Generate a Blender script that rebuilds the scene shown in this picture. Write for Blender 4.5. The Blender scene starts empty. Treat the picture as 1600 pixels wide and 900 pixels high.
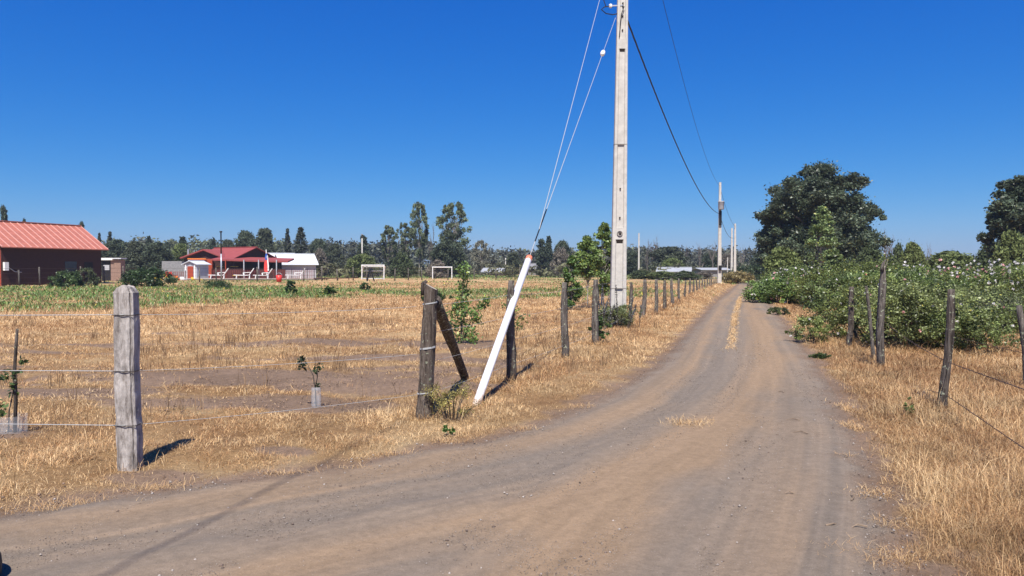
import bpy, math, random
import numpy as np
from mathutils import Vector, Matrix
R = math.radians
PI = math.pi
S = bpy.context.scene
C = S.collection

# ------------------------------------------------------------------ camera, sky, sun, exposure
F, HC, HOR = 1186.0, 1.55, 418.0
PITCH = -math.atan((450 - HOR) / F)
cd = bpy.data.cameras.new('camera'); cam = bpy.data.objects.new('camera', cd); C.objects.link(cam)
cam.location = (0, 0, HC); cam.rotation_euler = (PI/2 + PITCH, 0, 0)
cd.sensor_width = 36; cd.lens = F/1600*36; cd.clip_start = .05; cd.clip_end = 9000
S.camera = cam
SUN_EL, SUN_AZ = R(57), R(-4)            # azimuth of the sun, measured from straight behind the camera towards the right
sdir = Vector((math.sin(SUN_AZ)*math.cos(SUN_EL), -math.cos(SUN_AZ)*math.cos(SUN_EL), math.sin(SUN_EL)))
wd = bpy.data.worlds.new('World'); S.world = wd; wd.use_nodes = True
nt = wd.node_tree; bg = nt.nodes['Background']; bg.inputs[1].default_value = .087
sky = nt.nodes.new('ShaderNodeTexSky'); sky.sky_type = 'NISHITA'; sky.sun_disc = False
sky.sun_elevation = SUN_EL; sky.sun_rotation = PI - SUN_AZ
sky.air_density = 1.0; sky.dust_density = .25; sky.ozone_density = 3.5; sky.altitude = 100
hs = nt.nodes.new('ShaderNodeHueSaturation'); hs.inputs['Saturation'].default_value = 1.28; hs.inputs['Value'].default_value = 1.0
nt.links.new(sky.outputs[0], hs.inputs['Color'])
_sep = nt.nodes.new('ShaderNodeSeparateColor'); _com = nt.nodes.new('ShaderNodeCombineColor'); nt.links.new(hs.outputs[0], _sep.inputs[0]); KS = .1275
for _i, (_a, _g) in enumerate(((.383, 1.36), (.50, .89), (.82, .50))):
    _m1 = nt.nodes.new('ShaderNodeMath'); _m1.operation = 'MULTIPLY'; _m1.inputs[1].default_value = KS
    _m2 = nt.nodes.new('ShaderNodeMath'); _m2.operation = 'POWER'; _m2.inputs[1].default_value = _g
    _m3 = nt.nodes.new('ShaderNodeMath'); _m3.operation = 'MULTIPLY'; _m3.inputs[1].default_value = _a/KS
    nt.links.new(_sep.outputs[_i], _m1.inputs[0]); nt.links.new(_m1.outputs[0], _m2.inputs[0]); nt.links.new(_m2.outputs[0], _m3.inputs[0]); nt.links.new(_m3.outputs[0], _com.inputs[_i])
nt.links.new(_com.outputs[0], bg.inputs[0])
sl = bpy.data.lights.new('sun', 'SUN'); sl.energy = 5.0; sl.angle = R(.53); sl.color = (1, .95, .87)
so = bpy.data.objects.new('sun', sl); C.objects.link(so); so.rotation_euler = sdir.to_track_quat('Z', 'Y').to_euler(); so.location = (0, -20, 40)
S.view_settings.view_transform = 'Standard'; S.view_settings.look = 'None'
S.view_settings.gamma = 1; S.view_settings.use_curve_mapping = False; S.view_settings.exposure = .55
S.cycles.max_bounces = 6; S.cycles.volume_bounces = 0; S.cycles.transparent_max_bounces = 8; S.cycles.transmission_bounces = 4
S.cycles.use_denoising = True

# ------------------------------------------------------------------ survey helpers: photo bearings -> places on the ground
cp, sp = math.cos(PITCH), math.sin(PITCH)
def ray(px, py):
    x, y, z = (px-800)/F, 1.0, (450-py)/F
    return x, y*cp - z*sp, y*sp + z*cp
def G(px, py, z=0):
    x, y, zz = ray(px, py); t = (z-HC)/zz
    return x*t, y*t
def X(px, Y, py=430):
    x, y, z = ray(px, py); return x/y*Y
def Z(py, Y):
    x, y, z = ray(800, py); return HC + z/y*Y
def P(px, py, Y): return (X(px, Y, py), Y, Z(py, Y))

# ------------------------------------------------------------------ noise
_t = np.random.default_rng(5).random((256, 256))
def vn(x, y, s=0):
    x = np.asarray(x, float) + s*17.3; y = np.asarray(y, float) + s*9.7
    xi = np.floor(x).astype(int); yi = np.floor(y).astype(int); fx = x-xi; fy = y-yi
    fx = fx*fx*(3-2*fx); fy = fy*fy*(3-2*fy)
    a = _t[xi & 255, yi & 255]; b = _t[(xi+1) & 255, yi & 255]; c = _t[xi & 255, (yi+1) & 255]; d = _t[(xi+1) & 255, (yi+1) & 255]
    return (a*(1-fx)+b*fx)*(1-fy) + (c*(1-fx)+d*fx)*fy
def fbm(x, y, s=0, o=4):
    r = 0; a = .5; t = 0
    for k in range(o):
        r = r + a*vn(np.asarray(x)*2**k, np.asarray(y)*2**k, s+k); t += a; a *= .55
    return r/t
def sst(a, b, x):
    t = np.clip((x-a)/(b-a), 0, 1); return t*t*(3-2*t)

# ------------------------------------------------------------------ the lie of the land
_L = np.array([(-60, -32), (-12, -1.2), (-6, 2.7)] + [G(a, b) for a, b in ((0, 805), (150, 778), (300, 757), (450, 738), (560, 725), (660, 697), (760, 690), (860, 655), (960, 610), (1020, 573), (1060, 535), (1095, 495), (1120, 470), (1138, 456), (1150, 446), (1156, 441))] + [(120, 300)])
_Rr = np.array([(-30, -60), (1.0, -6), (1.75, 2.5)] + [G(a, b) for a, b in ((1420, 900), (1395, 800), (1370, 740), (1340, 680), (1310, 620), (1270, 560), (1230, 510), (1203, 475), (1192, 455), (1182, 441))] + [(124, 300)])
def YL(x): return np.interp(x, _L[:, 0], _L[:, 1])
def XL(y): return np.interp(y, _L[:, 1], _L[:, 0])
def XR(y): return np.interp(y, _Rr[:, 1], _Rr[:, 0])
_xs = np.linspace(-20, 40, 2400); _yy = YL(_xs); _gl = np.convolve(np.gradient(_yy, _xs), np.ones(41)/41, 'same')
_ys = np.linspace(-10, 110, 2400); _xx = XR(_ys); _gr = np.convolve(np.gradient(_xx, _ys), np.ones(41)/41, 'same')
def sdL(x, y): return (YL(x)-y)/np.sqrt(1+np.interp(x, _xs, _gl)**2)
def sdR(x, y): return (XR(y)-x)/np.sqrt(1+np.interp(y, _ys, _gr)**2)
def road(x, y):
    """metres inside the road (positive) or outside it (negative)"""
    return np.minimum(sdL(x, y), sdR(x, y))
def gz(x, y):
    x = np.asarray(x, float); y = np.asarray(y, float)
    s = road(x, y); off = sst(.1, 1.2, -s)
    left = (sdL(x, y) < 0)
    r = np.hypot(x, y)
    z = off*(fbm(x*.9, y*.9, 3, 3)-.5)*.14 + off*(fbm(x*.12, y*.12, 8, 2)-.5)*.12*sst(10, 40, r)
    z = z + left*off*.03
    # berm between fence and road farther up
    b = np.exp(-((s+.75)/.5)**2)*left*sst(24, 34, y)*sst(66, 52, y)*.42
    return (z + b)*sst(1500, 300, r)
def gzf(x, y): return float(gz(x, y))
ELL = [(-2.2, 8.45, 1.15, .55), (-3.6, 10.5, 2.9, .75), (-1.6, 9.9, 1.5, .8), (-5.2, 9.2, 1.2, .5), (-2.6, 12.8, 2.2, .4), (-1.0, 14.9, 1.2, .9), (-5.0, 6.9, .9, .33), (-4.3, 15.4, 2.0, .45),
       (-.6, 12.3, .8, .5), (-2.6, 5.55, .45, .22), (-1.9, 6.3, .3, .15)]
SOIL = (.225, .152, .102)
def soil(x, y):
    """how bare the ground is, 0..1"""
    x = np.asarray(x, float); y = np.asarray(y, float)
    m = 0
    for cx, cy, a, b in ELL:
        q = np.hypot((x-cx)/a, (y-cy)/b) + (fbm(x*2.2, y*2.2, 11, 3)-.5)*1.1
        m = np.maximum(m, sst(1.15, .75, q))
    left = sdL(x, y) < 0
    row = sst(.60, .72, fbm(x*.35, y*1.1, 21, 4))*sst(7.2, 8.5, y)*sst(26, 17, y)*left*sst(-1.2, -2.4, sdL(x, y))
    m = np.maximum(m, row)
    s = road(x, y)
    edge = sst(-.35, .02, s + (fbm(x*3, y*3, 31, 4)-.5)*.55)
    m = np.maximum(m, edge)
    rt = (~left) & (sdR(x, y) < 0)
    m = np.maximum(m, rt*sst(4.9, 3.9, y + (fbm(x*2, y*2, 33, 3)-.5)*2.5)*sst(.85, .2, -s + (fbm(x*4, y*4, 34, 3)-.5)*.6))
    return m
def green(x, y):
    left = sdL(x, y) < 0
    w = fbm(x*.2, y*.2, 41, 4); hole = 1-.75*sst(.52, .62, fbm(x*.55, y*.9, 43, 4)); pat = .15+.85*sst(.38, .5, fbm(x*.3, y*.45, 44, 4))
    near = 24.5 + 9*sst(-17, -8, x)
    g1 = sst(near-1, near+7, y + (w-.5)*9)*sst(66, 58, y+(w-.5)*6)*sst(-9, -15, x+(w-.5)*8)
    g2 = sst(36, 40, y+(w-.5)*8)*sst(60, 50, y+(w-.5)*6)*sst(-16, -12, x+(w-.5)*8)*sst(12, 8, x)
    g3 = sst(104, 122, y)*.6
    return np.clip((g1*hole+g2*pat*.9+g3*(w > .42)+.35*sst(58, 66, y)*sst(.4, .6, w)), 0, 1)*left
def centre_strip(x, y):
    s1 = sdL(x, y); s2 = sdR(x, y); w = s1+s2
    q = np.abs(s1/w-.44)*w
    return sst(.15, .03, q+(fbm(x*4, y*3, 51, 3)-.5)*.3)*sst(13.5, 15.5, y)*sst(45, 24, y)*(.25+.75*sst(.25, .45, vn(x*.6, y*.6, 52)))
def junction_tuft(x, y):
    return sst(1.0, .5, np.hypot((x-1.72)/.32, (y-7.45)/.33)+(fbm(x*5, y*5, 53, 3)-.5)*1.3)*.5

# ------------------------------------------------------------------ mesh helpers
def mesh_np(name, V, faces, col=None, smooth=False):
    me = bpy.data.meshes.new(name)
    V = np.ascontiguousarray(V, np.float32); n = faces.shape[1]; m = faces.shape[0]
    me.vertices.add(len(V)); me.vertices.foreach_set('co', V.ravel())
    me.loops.add(m*n); me.loops.foreach_set('vertex_index', np.ascontiguousarray(faces, np.int32).ravel())
    me.polygons.add(m); me.polygons.foreach_set('loop_start', np.arange(0, m*n, n, dtype=np.int32))
    if smooth: me.polygons.foreach_set('use_smooth', np.ones(m, bool))
    if col is not None:
        ca = me.color_attributes.new('Col', 'FLOAT_COLOR', 'POINT')
        c4 = np.ones((len(V), 4), np.float32); c4[:, :3] = col; ca.data.foreach_set('color', c4.ravel())
    me.update(calc_edges=True); me.validate()
    return me
def link(name, me, mat=None, parent=None, label=None, cat=None, group=None, kind=None):
    o = bpy.data.objects.new(name, me); C.objects.link(o)
    if mat is not None and me is not None and not me.materials: me.materials.append(mat)
    if parent is not None: o.parent = parent
    if label: o['label'] = label
    if cat: o['category'] = cat
    if group: o['group'] = group
    if kind: o['kind'] = kind
    return o
def thing(name, label, cat, loc=(0, 0, 0), rz=0, group=None):
    o = link(name, None, None, None, label, cat, group); o.location = loc; o.rotation_euler = (0, 0, rz); return o
class MB:
    def __init__(s): s.v = []; s.f = []
    def box(s, x0, x1, y0, y1, z0, z1, M=None):
        b = len(s.v); pts = [(x, y, z) for z in (z0, z1) for y in (y0, y1) for x in (x0, x1)]
        s.v += [tuple(M @ Vector(p)) if M else p for p in pts]
        s.f += [tuple(b+i for i in q) for q in ((0, 2, 3, 1), (4, 5, 7, 6), (0, 1, 5, 4), (2, 6, 7, 3), (0, 4, 6, 2), (1, 3, 7, 5))]
        return s
    def bar(s, a, b, w, h=None):
        a = Vector(a); b = Vector(b); h = h or w; d = (b-a); L = d.length
        M = Matrix.Translation(a) @ d.to_track_quat('Z', 'Y').to_matrix().to_4x4()
        return s.box(-w/2, w/2, -h/2, h/2, 0, L, M)
    def tube(s, pts, rad, n=8, cap=True, noise=0, rng=None, square=0):
        pts = [Vector(p) for p in pts]; b0 = len(s.v); k = len(pts)
        if not hasattr(rad, '__len__'): rad = [rad]*k
        t0 = (pts[1]-pts[0]).normalized(); up = Vector((0, 1, 0)) if abs(t0.y) < .9 else Vector((1, 0, 0))
        prof = [1+noise*((rng.random()-.5)*2) for _ in range(n)] if noise else [1]*n
        for i, p in enumerate(pts):
            t = (pts[min(i+1, k-1)]-pts[max(i-1, 0)]).normalized()
            u = (up - t*up.dot(t)).normalized(); w = t.cross(u); up = u
            for j in range(n):
                a = 2*PI*j/n; r = rad[i]*prof[j]*(1+(noise*.5*(rng.random()-.5)*2 if noise else 0))
                s.v.append(tuple(p+(u*math.cos(a)+w*math.sin(a))*r))
        for i in range(k-1):
            for j in range(n):
                s.f.append((b0+i*n+j, b0+i*n+(j+1) % n, b0+(i+1)*n+(j+1) % n, b0+(i+1)*n+j))
        if cap:
            s.f.append(tuple(b0+j for j in range(n))[::-1]); s.f.append(tuple(b0+(k-1)*n+j for j in range(n)))
        return s
    def poly(s, pts, f=None):
        b = len(s.v); s.v += [tuple(p) for p in pts]; s.f.append(tuple(range(b, b+len(pts)))) if f is None else s.f.extend(tuple(b+i for i in q) for q in f); return s
    def lathe(s, prof, c=(0, 0, 0), n=16):
        b = len(s.v); k = len(prof)
        for r, z in prof:
            for j in range(n): a = 2*PI*j/n; s.v.append((c[0]+r*math.cos(a), c[1]+r*math.sin(a), c[2]+z))
        for i in range(k-1):
            for j in range(n): s.f.append((b+i*n+j, b+i*n+(j+1) % n, b+(i+1)*n+(j+1) % n, b+(i+1)*n+j))
        return s
    def mesh(s, name, smooth=False):
        me = bpy.data.meshes.new(name); me.from_pydata(s.v, [], s.f)
        if smooth: me.polygons.foreach_set('use_smooth', np.ones(len(me.polygons), bool))
        me.update(); return me
    def obj(s, name, mat, parent=None, smooth=False, **k): return link(name, s.mesh(name, smooth), mat, parent, **k)

# ------------------------------------------------------------------ materials
def newmat(name):
    m = bpy.data.materials.new(name); m.use_nodes = True; n = m.node_tree.nodes; b = n['Principled BSDF']; return m, m.node_tree, n, b
def coords(t, n, scale, obj=True):
    tc = n.new('ShaderNodeTexCoord'); mp = n.new('ShaderNodeMapping'); mp.inputs['Scale'].default_value = scale
    t.links.new(tc.outputs['Object'], mp.inputs[0]); return mp.outputs[0]
def noise(t, n, vec, scale, detail=4, rough=.6):
    k = n.new('ShaderNodeTexNoise'); k.inputs['Scale'].default_value = scale; k.inputs['Detail'].default_value = detail; k.inputs['Roughness'].default_value = rough
    if vec is not None: t.links.new(vec, k.inputs['Vector'])
    return k.outputs['Fac']
def ramp(t, n, fac, stops):
    r = n.new('ShaderNodeValToRGB'); e = r.color_ramp.elements
    while len(e) < len(stops): e.new(.5)
    for q, (p, c) in zip(e, stops): q.position = p; q.color = (*c, 1)
    t.links.new(fac, r.inputs[0]); return r.outputs[0]
def bump(t, n, h, b, strength, dist):
    k = n.new('ShaderNodeBump'); k.inputs['Strength'].default_value = strength; k.inputs['Distance'].default_value = dist
    t.links.new(h, k.inputs['Height']); t.links.new(k.outputs[0], b.inputs['Normal'])
def plain(name, c, rough=.6, var=.18, scale=6, metal=0, bmp=0, sc=(1, 1, 1), spec=.3):
    m, t, n, b = newmat(name); v = coords(t, n, sc); f = noise(t, n, v, scale)
    lo = tuple(x*(1-var) for x in c); hi = tuple(min(1, x*(1+var)) for x in c)
    t.links.new(ramp(t, n, f, [(.3, lo), (.7, hi)]), b.inputs['Base Color'])
    b.inputs['Roughness'].default_value = rough; b.inputs['Metallic'].default_value = metal; b.inputs['Specular IOR Level'].default_value = spec
    if bmp: bump(t, n, f, b, .6, bmp)
    return m
def groundmat(name, fine, stones):
    m, t, n, b = newmat(name)
    at = n.new('ShaderNodeAttribute'); at.attribute_name = 'Col'
    v = coords(t, n, (1, 1, 1)); f1 = noise(t, n, v, fine, 6, .75); f2 = noise(t, n, v, fine*6, 4, .8)
    mx = n.new('ShaderNodeMath'); mx.operation = 'MULTIPLY_ADD'; t.links.new(f2, mx.inputs[0]); mx.inputs[1].default_value = .9; t.links.new(f1, mx.inputs[2])
    g = ramp(t, n, mx.outputs[0], [(.55, (.62, .62, .62)), (.95, (1.0, 1.0, 1.0)), (1.0, (1, 1, 1))])
    r = n.new('ShaderNodeMapRange'); r.inputs['From Min'].default_value = .6; r.inputs['From Max'].default_value = 1.35; r.inputs['To Min'].default_value = .7 if stones else .5; r.inputs['To Max'].default_value = 1.3 if stones else 1.5
    t.links.new(mx.outputs[0], r.inputs[0])
    mul = n.new('ShaderNodeVectorMath'); mul.operation = 'SCALE'; t.links.new(at.outputs['Color'], mul.inputs[0]); t.links.new(r.outputs[0], mul.inputs['Scale'])
    out = mul.outputs[0]
    if stones:
        vo = n.new('ShaderNodeTexVoronoi'); vo.inputs['Scale'].default_value = 52; t.links.new(v, vo.inputs['Vector'])
        rr = ramp(t, n, vo.outputs['Distance'], [(.10, (1, 1, 1)), (.2, (0, 0, 0))])
        sp_ = n.new('ShaderNodeSeparateColor'); t.links.new(vo.outputs['Color'], sp_.inputs[0])
        gt = n.new('ShaderNodeMath'); gt.operation = 'GREATER_THAN'; gt.inputs[1].default_value = .62; t.links.new(sp_.outputs[0], gt.inputs[0])
        mm = n.new('ShaderNodeMath'); mm.operation = 'MULTIPLY'; t.links.new(rr, mm.inputs[0]); t.links.new(gt.outputs[0], mm.inputs[1])
        cm = n.new('ShaderNodeMix'); cm.data_type = 'RGBA'; t.links.new(mm.outputs[0], cm.inputs['Factor']); t.links.new(out, cm.inputs['A'])
        mc = n.new('ShaderNodeMix'); mc.data_type = 'RGBA'; t.links.new(sp_.outputs[1], mc.inputs['Factor']); mc.inputs['A'].default_value = (.10, .08, .065, 1); mc.inputs['B'].default_value = (.34, .29, .24, 1)
        t.links.new(mc.outputs['Result'], cm.inputs['B']); out = cm.outputs['Result']
    t.links.new(out, b.inputs['Base Color']); b.inputs['Roughness'].default_value = .95; b.inputs['Specular IOR Level'].default_value = .12
    bump(t, n, mx.outputs[0], b, .7, .012 if stones else .03)
    return m
def leafmat(name, trans=.3, rough=.5, spec=.35):
    m, t, n, b = newmat(name)
    at = n.new('ShaderNodeAttribute'); at.attribute_name = 'Col'
    t.links.new(at.outputs['Color'], b.inputs['Base Color']); b.inputs['Roughness'].default_value = rough; b.inputs['Specular IOR Level'].default_value = spec
    tr = n.new('ShaderNodeBsdfTranslucent'); t.links.new(at.outputs['Color'], tr.inputs[0])
    mx = n.new('ShaderNodeMixShader'); mx.inputs[0].default_value = trans
    t.links.new(b.outputs[0], mx.inputs[1]); t.links.new(tr.outputs[0], mx.inputs[2]); t.links.new(mx.outputs[0], n['Material Output'].inputs[0])
    return m
def woodmat(name, lo, hi, pale, stretch=(30, 30, 3), bm=.02, lichen=.0):
    m, t, n, b = newmat(name); v = coords(t, n, stretch); f = noise(t, n, v, 1, 6, .7)
    v2 = coords(t, n, (1, 1, 1)); g = noise(t, n, v2, 9, 4, .7)
    c1 = ramp(t, n, f, [(.36, lo), (.52, hi), (.68, pale)])
    c2 = ramp(t, n, g, [(.35, (.6, .6, .6)), (.65, (1, 1, 1))])
    mx = n.new('ShaderNodeMix'); mx.data_type = 'RGBA'; mx.blend_type = 'MULTIPLY'; mx.inputs['Factor'].default_value = .8
    t.links.new(c1, mx.inputs['A']); t.links.new(c2, mx.inputs['B']); out = mx.outputs['Result']
    if lichen:
        g2 = noise(t, n, v2, 22, 3, .6); lr = ramp(t, n, g2, [(.62-lichen*.1, (0, 0, 0)), (.67-lichen*.1, (1, 1, 1))])
        m2 = n.new('ShaderNodeMix'); m2.data_type = 'RGBA'; t.links.new(lr, m2.inputs['Factor']); t.links.new(out, m2.inputs['A']); m2.inputs['B'].default_value = (.34, .35, .25, 1); out = m2.outputs['Result']
    t.links.new(out, b.inputs['Base Color']); b.inputs['Roughness'].default_value = .9; b.inputs['Specular IOR Level'].default_value = .15
    bump(t, n, f, b, 1.0, bm); return m

M_ground = groundmat('ground', 14, False); M_road = groundmat('road', 16, True)
M_grass = leafmat('dry_grass', .25, .55, .25); M_leaf = leafmat('leaf', .28, .42, .4); M_dull = leafmat('dull_leaf', .18, .7, .15); M_flower = leafmat('petal', .3, .6, .2)
M_bark = plain('bark', (.07, .06, .05), .9, .4, 14, bmp=.03, sc=(3, 3, .6)); M_pale = plain('pale_bark', (.32, .29, .25), .8, .35, 10, bmp=.01)
M_greywood = woodmat('grey_wood', (.24, .205, .18), (.47, .42, .38), (.62, .565, .515), (24, 24, 5), .02)
M_bark_post = woodmat('bark_post', (.07, .053, .043), (.19, .15, .12), (.32, .265, .22), (34, 34, 3), .05, .02)
M_dark_post = woodmat('dark_post', (.04, .032, .027), (.13, .105, .088), (.24, .205, .175), (36, 36, 3), .03, .25)
M_old = woodmat('old_post', (.065, .053, .045), (.16, .137, .118), (.28, .25, .215), (30, 30, 3), .03, .2)
M_cut = plain('cut_wood', (.42, .36, .29), .9, .25, 20)
M_conc = plain('concrete', (.52, .49, .44), .9, .14, 7, bmp=.004); M_conc_d = plain('concrete_recess', (.27, .245, .22), .9, .2, 8)
M_hole = plain('rusty_steel_and_recess_shade', (.045, .035, .03), .7, .3, 30)
M_wire = plain('galvanised_wire', (.40, .40, .39), .5, .1, 20); M_rustwire = plain('rusty_wire', (.09, .06, .045), .7, .3, 30, metal=.4)
M_black = plain('black_insulation', (.012, .012, .014), .5, .2, 20); M_white = plain('white_paint', (.82, .80, .76), .45, .06, 8)
M_pvc = plain('white_pvc', (.84, .81, .79), .35, .05, 5); _m, _t2, _n2, _b2 = newmat('scuffed_pvc'); M_pvc = _m
_v = coords(_t2, _n2, (1, 1, 1)); _f = noise(_t2, _n2, _v, 14, 5, .7); _sx = _n2.new('ShaderNodeSeparateXYZ'); _t2.links.new(_v, _sx.inputs[0])
_ad = _n2.new('ShaderNodeMath'); _ad.operation = 'MULTIPLY_ADD'; _ad.inputs[1].default_value = -2.2; _t2.links.new(_sx.outputs[2], _ad.inputs[0]); _t2.links.new(_f, _ad.inputs[2])
_st = ramp(_t2, _n2, _ad.outputs[0], [(.12, (0, 0, 0)), (.5, (1, 1, 1))]); _sc = ramp(_t2, _n2, _f, [(.6, (.80, .775, .75)), (.72, (.58, .54, .50))])
_mx = _n2.new('ShaderNodeMix'); _mx.data_type = 'RGBA'; _t2.links.new(_st, _mx.inputs['Factor']); _t2.links.new(_sc, _mx.inputs['A']); _mx.inputs['B'].default_value = (.42, .29, .20, 1)
_t2.links.new(_mx.outputs['Result'], _b2.inputs['Base Color']); _b2.inputs['Roughness'].default_value = .5
M_orange = plain('orange_tape', (.70, .22, .12), .5, .15, 20)
M_redroof = plain('red_roof', (.42, .145, .095), .5, .16, 1.5, sc=(1, 3, 1)); M_redroof2 = plain('red_roof_pale', (.60, .31, .25), .42, .12, 2)
M_redroof3 = plain('dull_red_roof', (.28, .062, .055), .7, .12, 2)
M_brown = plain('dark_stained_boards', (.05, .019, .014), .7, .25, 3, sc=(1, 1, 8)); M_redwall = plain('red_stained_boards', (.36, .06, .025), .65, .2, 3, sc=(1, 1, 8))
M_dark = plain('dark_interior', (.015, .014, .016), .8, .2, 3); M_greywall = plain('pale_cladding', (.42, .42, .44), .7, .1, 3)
M_farroof = plain('weathered_metal_roof', (.36, .37, .38), .6, .15, 3); M_whiteroof = plain('white_metal_roof', (.62, .64, .66), .4, .06, 3); M_brick = plain('raw_brick', (.26, .17, .13), .9, .2, 5); M_grey = plain('grey_block', (.23, .225, .22), .9, .2, 4)
M_glass = plain('window_glass', (.03, .04, .05), .1, .2, 3, spec=.6); M_yellow = plain('yellow_plastic', (.75, .52, .06), .4, .1, 5); M_redpl = plain('red_plastic', (.62, .05, .04), .4, .1, 5)
M_blue = plain('blue_cloth', (.03, .09, .38), .8, .1, 5); M_redcl = plain('red_cloth', (.66, .06, .05), .8, .1, 5); M_rubber = plain('black_rubber', (.014, .014, .017), .6, .2, 10)
M_net = plain('red_netting', (.22, .045, .04), .7, .3, 12); M_steel = plain('grey_steel', (.42, .44, .47), .4, .1, 5, metal=.3); M_orangeobj = plain('orange_plastic', (.72, .2, .04), .5, .15, 5)
M_stone = plain('pebble_stone', (.30, .26, .23), .9, .5, 8); M_twig = plain('dry_twig', (.22, .16, .11), .9, .4, 15)
mb_, t_, n_, b_ = newmat('clear_plastic'); b_.inputs['Base Color'].default_value = (.6, .63, .66, 1); b_.inputs['Roughness'].default_value = .12; b_.inputs['Alpha'].default_value = .24; b_.inputs['Specular IOR Level'].default_value = .8
_nz = noise(t_, n_, coords(t_, n_, (1, 1, 1)), 30); bump(t_, n_, _nz, b_, .4, .01); M_clear = mb_

# ------------------------------------------------------------------ ground sheet and dirt road
rng = np.random.default_rng(1)
def straw_rgb(x, y, h):
    a = np.array((.56, .35, .165)); b = np.array((.35, .185, .083)); c = np.array((.76, .55, .30))
    h = h[..., None]; return np.where(h < .5, b+(a-b)*h*2, a+(c-a)*(h-.5)*2)
def base_colors(x, y):
    m = soil(x, y)[..., None]; gr = green(x, y)[..., None]
    n1 = fbm(x*1.3, y*1.3, 61, 4); n2 = fbm(x*8, y*8, 62, 3)
    so = np.array(SOIL)*(.75+.5*n1[..., None]); so = so*(.85+.3*n2[..., None])
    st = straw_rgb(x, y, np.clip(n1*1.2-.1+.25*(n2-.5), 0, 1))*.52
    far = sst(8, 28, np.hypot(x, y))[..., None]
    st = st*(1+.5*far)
    g = np.array((.15, .175, .06))*(.6+.8*n2[..., None])
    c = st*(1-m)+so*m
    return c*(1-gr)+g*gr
fa = np.concatenate([np.linspace(-180, -52, 40, endpoint=False), np.linspace(-52, 52, 900), np.linspace(52, 180, 41)[1:-1]])
fr = np.concatenate([[.02], np.geomspace(.6, 130, 820), np.geomspace(150, 7000, 22)])
A, RR = np.meshgrid(np.radians(fa), fr); GX = np.sin(A)*RR; GY = np.cos(A)*RR
na, nr = len(fa), len(fr)
ii, jj = np.meshgrid(np.arange(nr-1), np.arange(na), indexing='ij'); j2 = (jj+1) % na
quads = np.stack([ii*na+jj, ii*na+j2, (ii+1)*na+j2, (ii+1)*na+jj], -1).reshape(-1, 4)[:, ::-1]
gx, gy = GX.ravel(), GY.ravel()
rd = road(gx, gy)
gzv = gz(gx, gy)
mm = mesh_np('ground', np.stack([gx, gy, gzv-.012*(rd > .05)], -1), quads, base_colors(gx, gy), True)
mm.materials.append(M_ground); link('ground', mm, kind='structure')
# road sheet: wheel tracks surveyed as lines on the ground
def along_track(x, y, px):
    pts = np.array([G(*p) for p in px]); best = np.full(x.shape, 1e9); sg = np.zeros(x.shape); al = np.zeros(x.shape); acc = 0
    for a, b in zip(pts[:-1], pts[1:]):
        d = b-a; L = np.hypot(*d); t = np.clip(((x-a[0])*d[0]+(y-a[1])*d[1])/L**2, 0, 1); ex = x-a[0]-t*d[0]; ey = y-a[1]-t*d[1]; q = np.hypot(ex, ey); k = q < best
        best = np.where(k, q, best); sg = np.where(k, np.sign(d[0]*ey-d[1]*ex)*q, sg); al = np.where(k, acc+t*L, al); acc += L
    return sg, al
TR1 = [(790, 960), (865, 890), (950, 800), (1040, 722), (1125, 662), (1178, 615), (1196, 575), (1188, 520), (1172, 480), (1168, 460), (1170, 445)]
TR2 = [(-200, 880), (0, 842), (200, 815), (425, 768), (650, 730), (800, 700), (920, 668), (1010, 630), (1075, 575), (1105, 520), (1128, 480), (1146, 460), (1160, 445)]
TR3 = [(200, 960), (500, 885), (650, 850), (800, 812), (950, 768), (1060, 708), (1125, 662)]
TR4 = [(1150, 960), (1190, 860), (1225, 760), (1240, 680), (1236, 600), (1210, 530), (1188, 490)]
def road_colors(x, y):
    a, b = sdL(x, y), sdR(x, y)
    n1 = fbm(x*.8, y*.8, 71, 4); n3 = fbm(x*11, y*11, 73, 3); g = lambda q, w: np.exp(-(q/w)**2)
    wob = (n1-.5)*.35
    f = .10; rut = 0; st = 0; wsum = 1e-3
    for k, (T, w, amp) in enumerate(((TR1, .30, .95), (TR2, .24, .75), (TR3, .34, .75), (TR4, .25, .3))):
        q, al = along_track(x, y, T); e = g(q+wob, w); f = f+amp*e*(.8+.4*fbm(al*.4, q*2, 60+k, 2))
        ww = g(q, .7)+1e-4; st = st+ww*fbm(q*9, al*.22, 74+k, 4); rut = rut+ww*np.abs(vn(q*32, al*.2, 76+k)-.5)*2; wsum = wsum+ww
    st = st/wsum; rut = rut/wsum
    f = np.clip(f+(st-.5)*.9+(n1-.5)*.5, 0, 1)[..., None]
    G_ = np.array((.215, .174, .135)); B_ = np.array((.288, .2, .125))
    c = G_*(1-f)+B_*f
    c = c*(.90+.14*rut[..., None])*(.95+.1*n3[..., None])*(.82+.36*st[..., None])
    e = sst(.3, -.05, np.minimum(a, b)+(fbm(x*3, y*3, 31, 4)-.5)*.4)[..., None]
    c = c*(1-e)+np.array(SOIL)*.8*(.75+.5*fbm(x*1.3, y*1.3, 61, 4)[..., None])*(.85+.3*fbm(x*8, y*8, 62, 3)[..., None])*e
    s = np.maximum(centre_strip(x, y)*.6, junction_tuft(x, y)*.5)[..., None]
    return c*(1-s*.6)+np.array((.36, .26, .14))*s*.6
inr = (rd > .0) & (np.hypot(gx, gy) < 140)
fq = quads[inr[quads].all(1)]
used = np.unique(fq); remap = np.full(len(gx), -1); remap[used] = np.arange(len(used))
ux, uy = gx[used], gy[used]
ru = (vn(sdL(ux, uy)*5, (ux+uy)*.2, 80)-.5)*.02+(vn(sdR(ux, uy)*5, (ux+uy)*.2, 81)-.5)*.02+(fbm(ux*7, uy*7, 82, 3)-.5)*.004
ed = sst(0, .3, rd[used])
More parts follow.
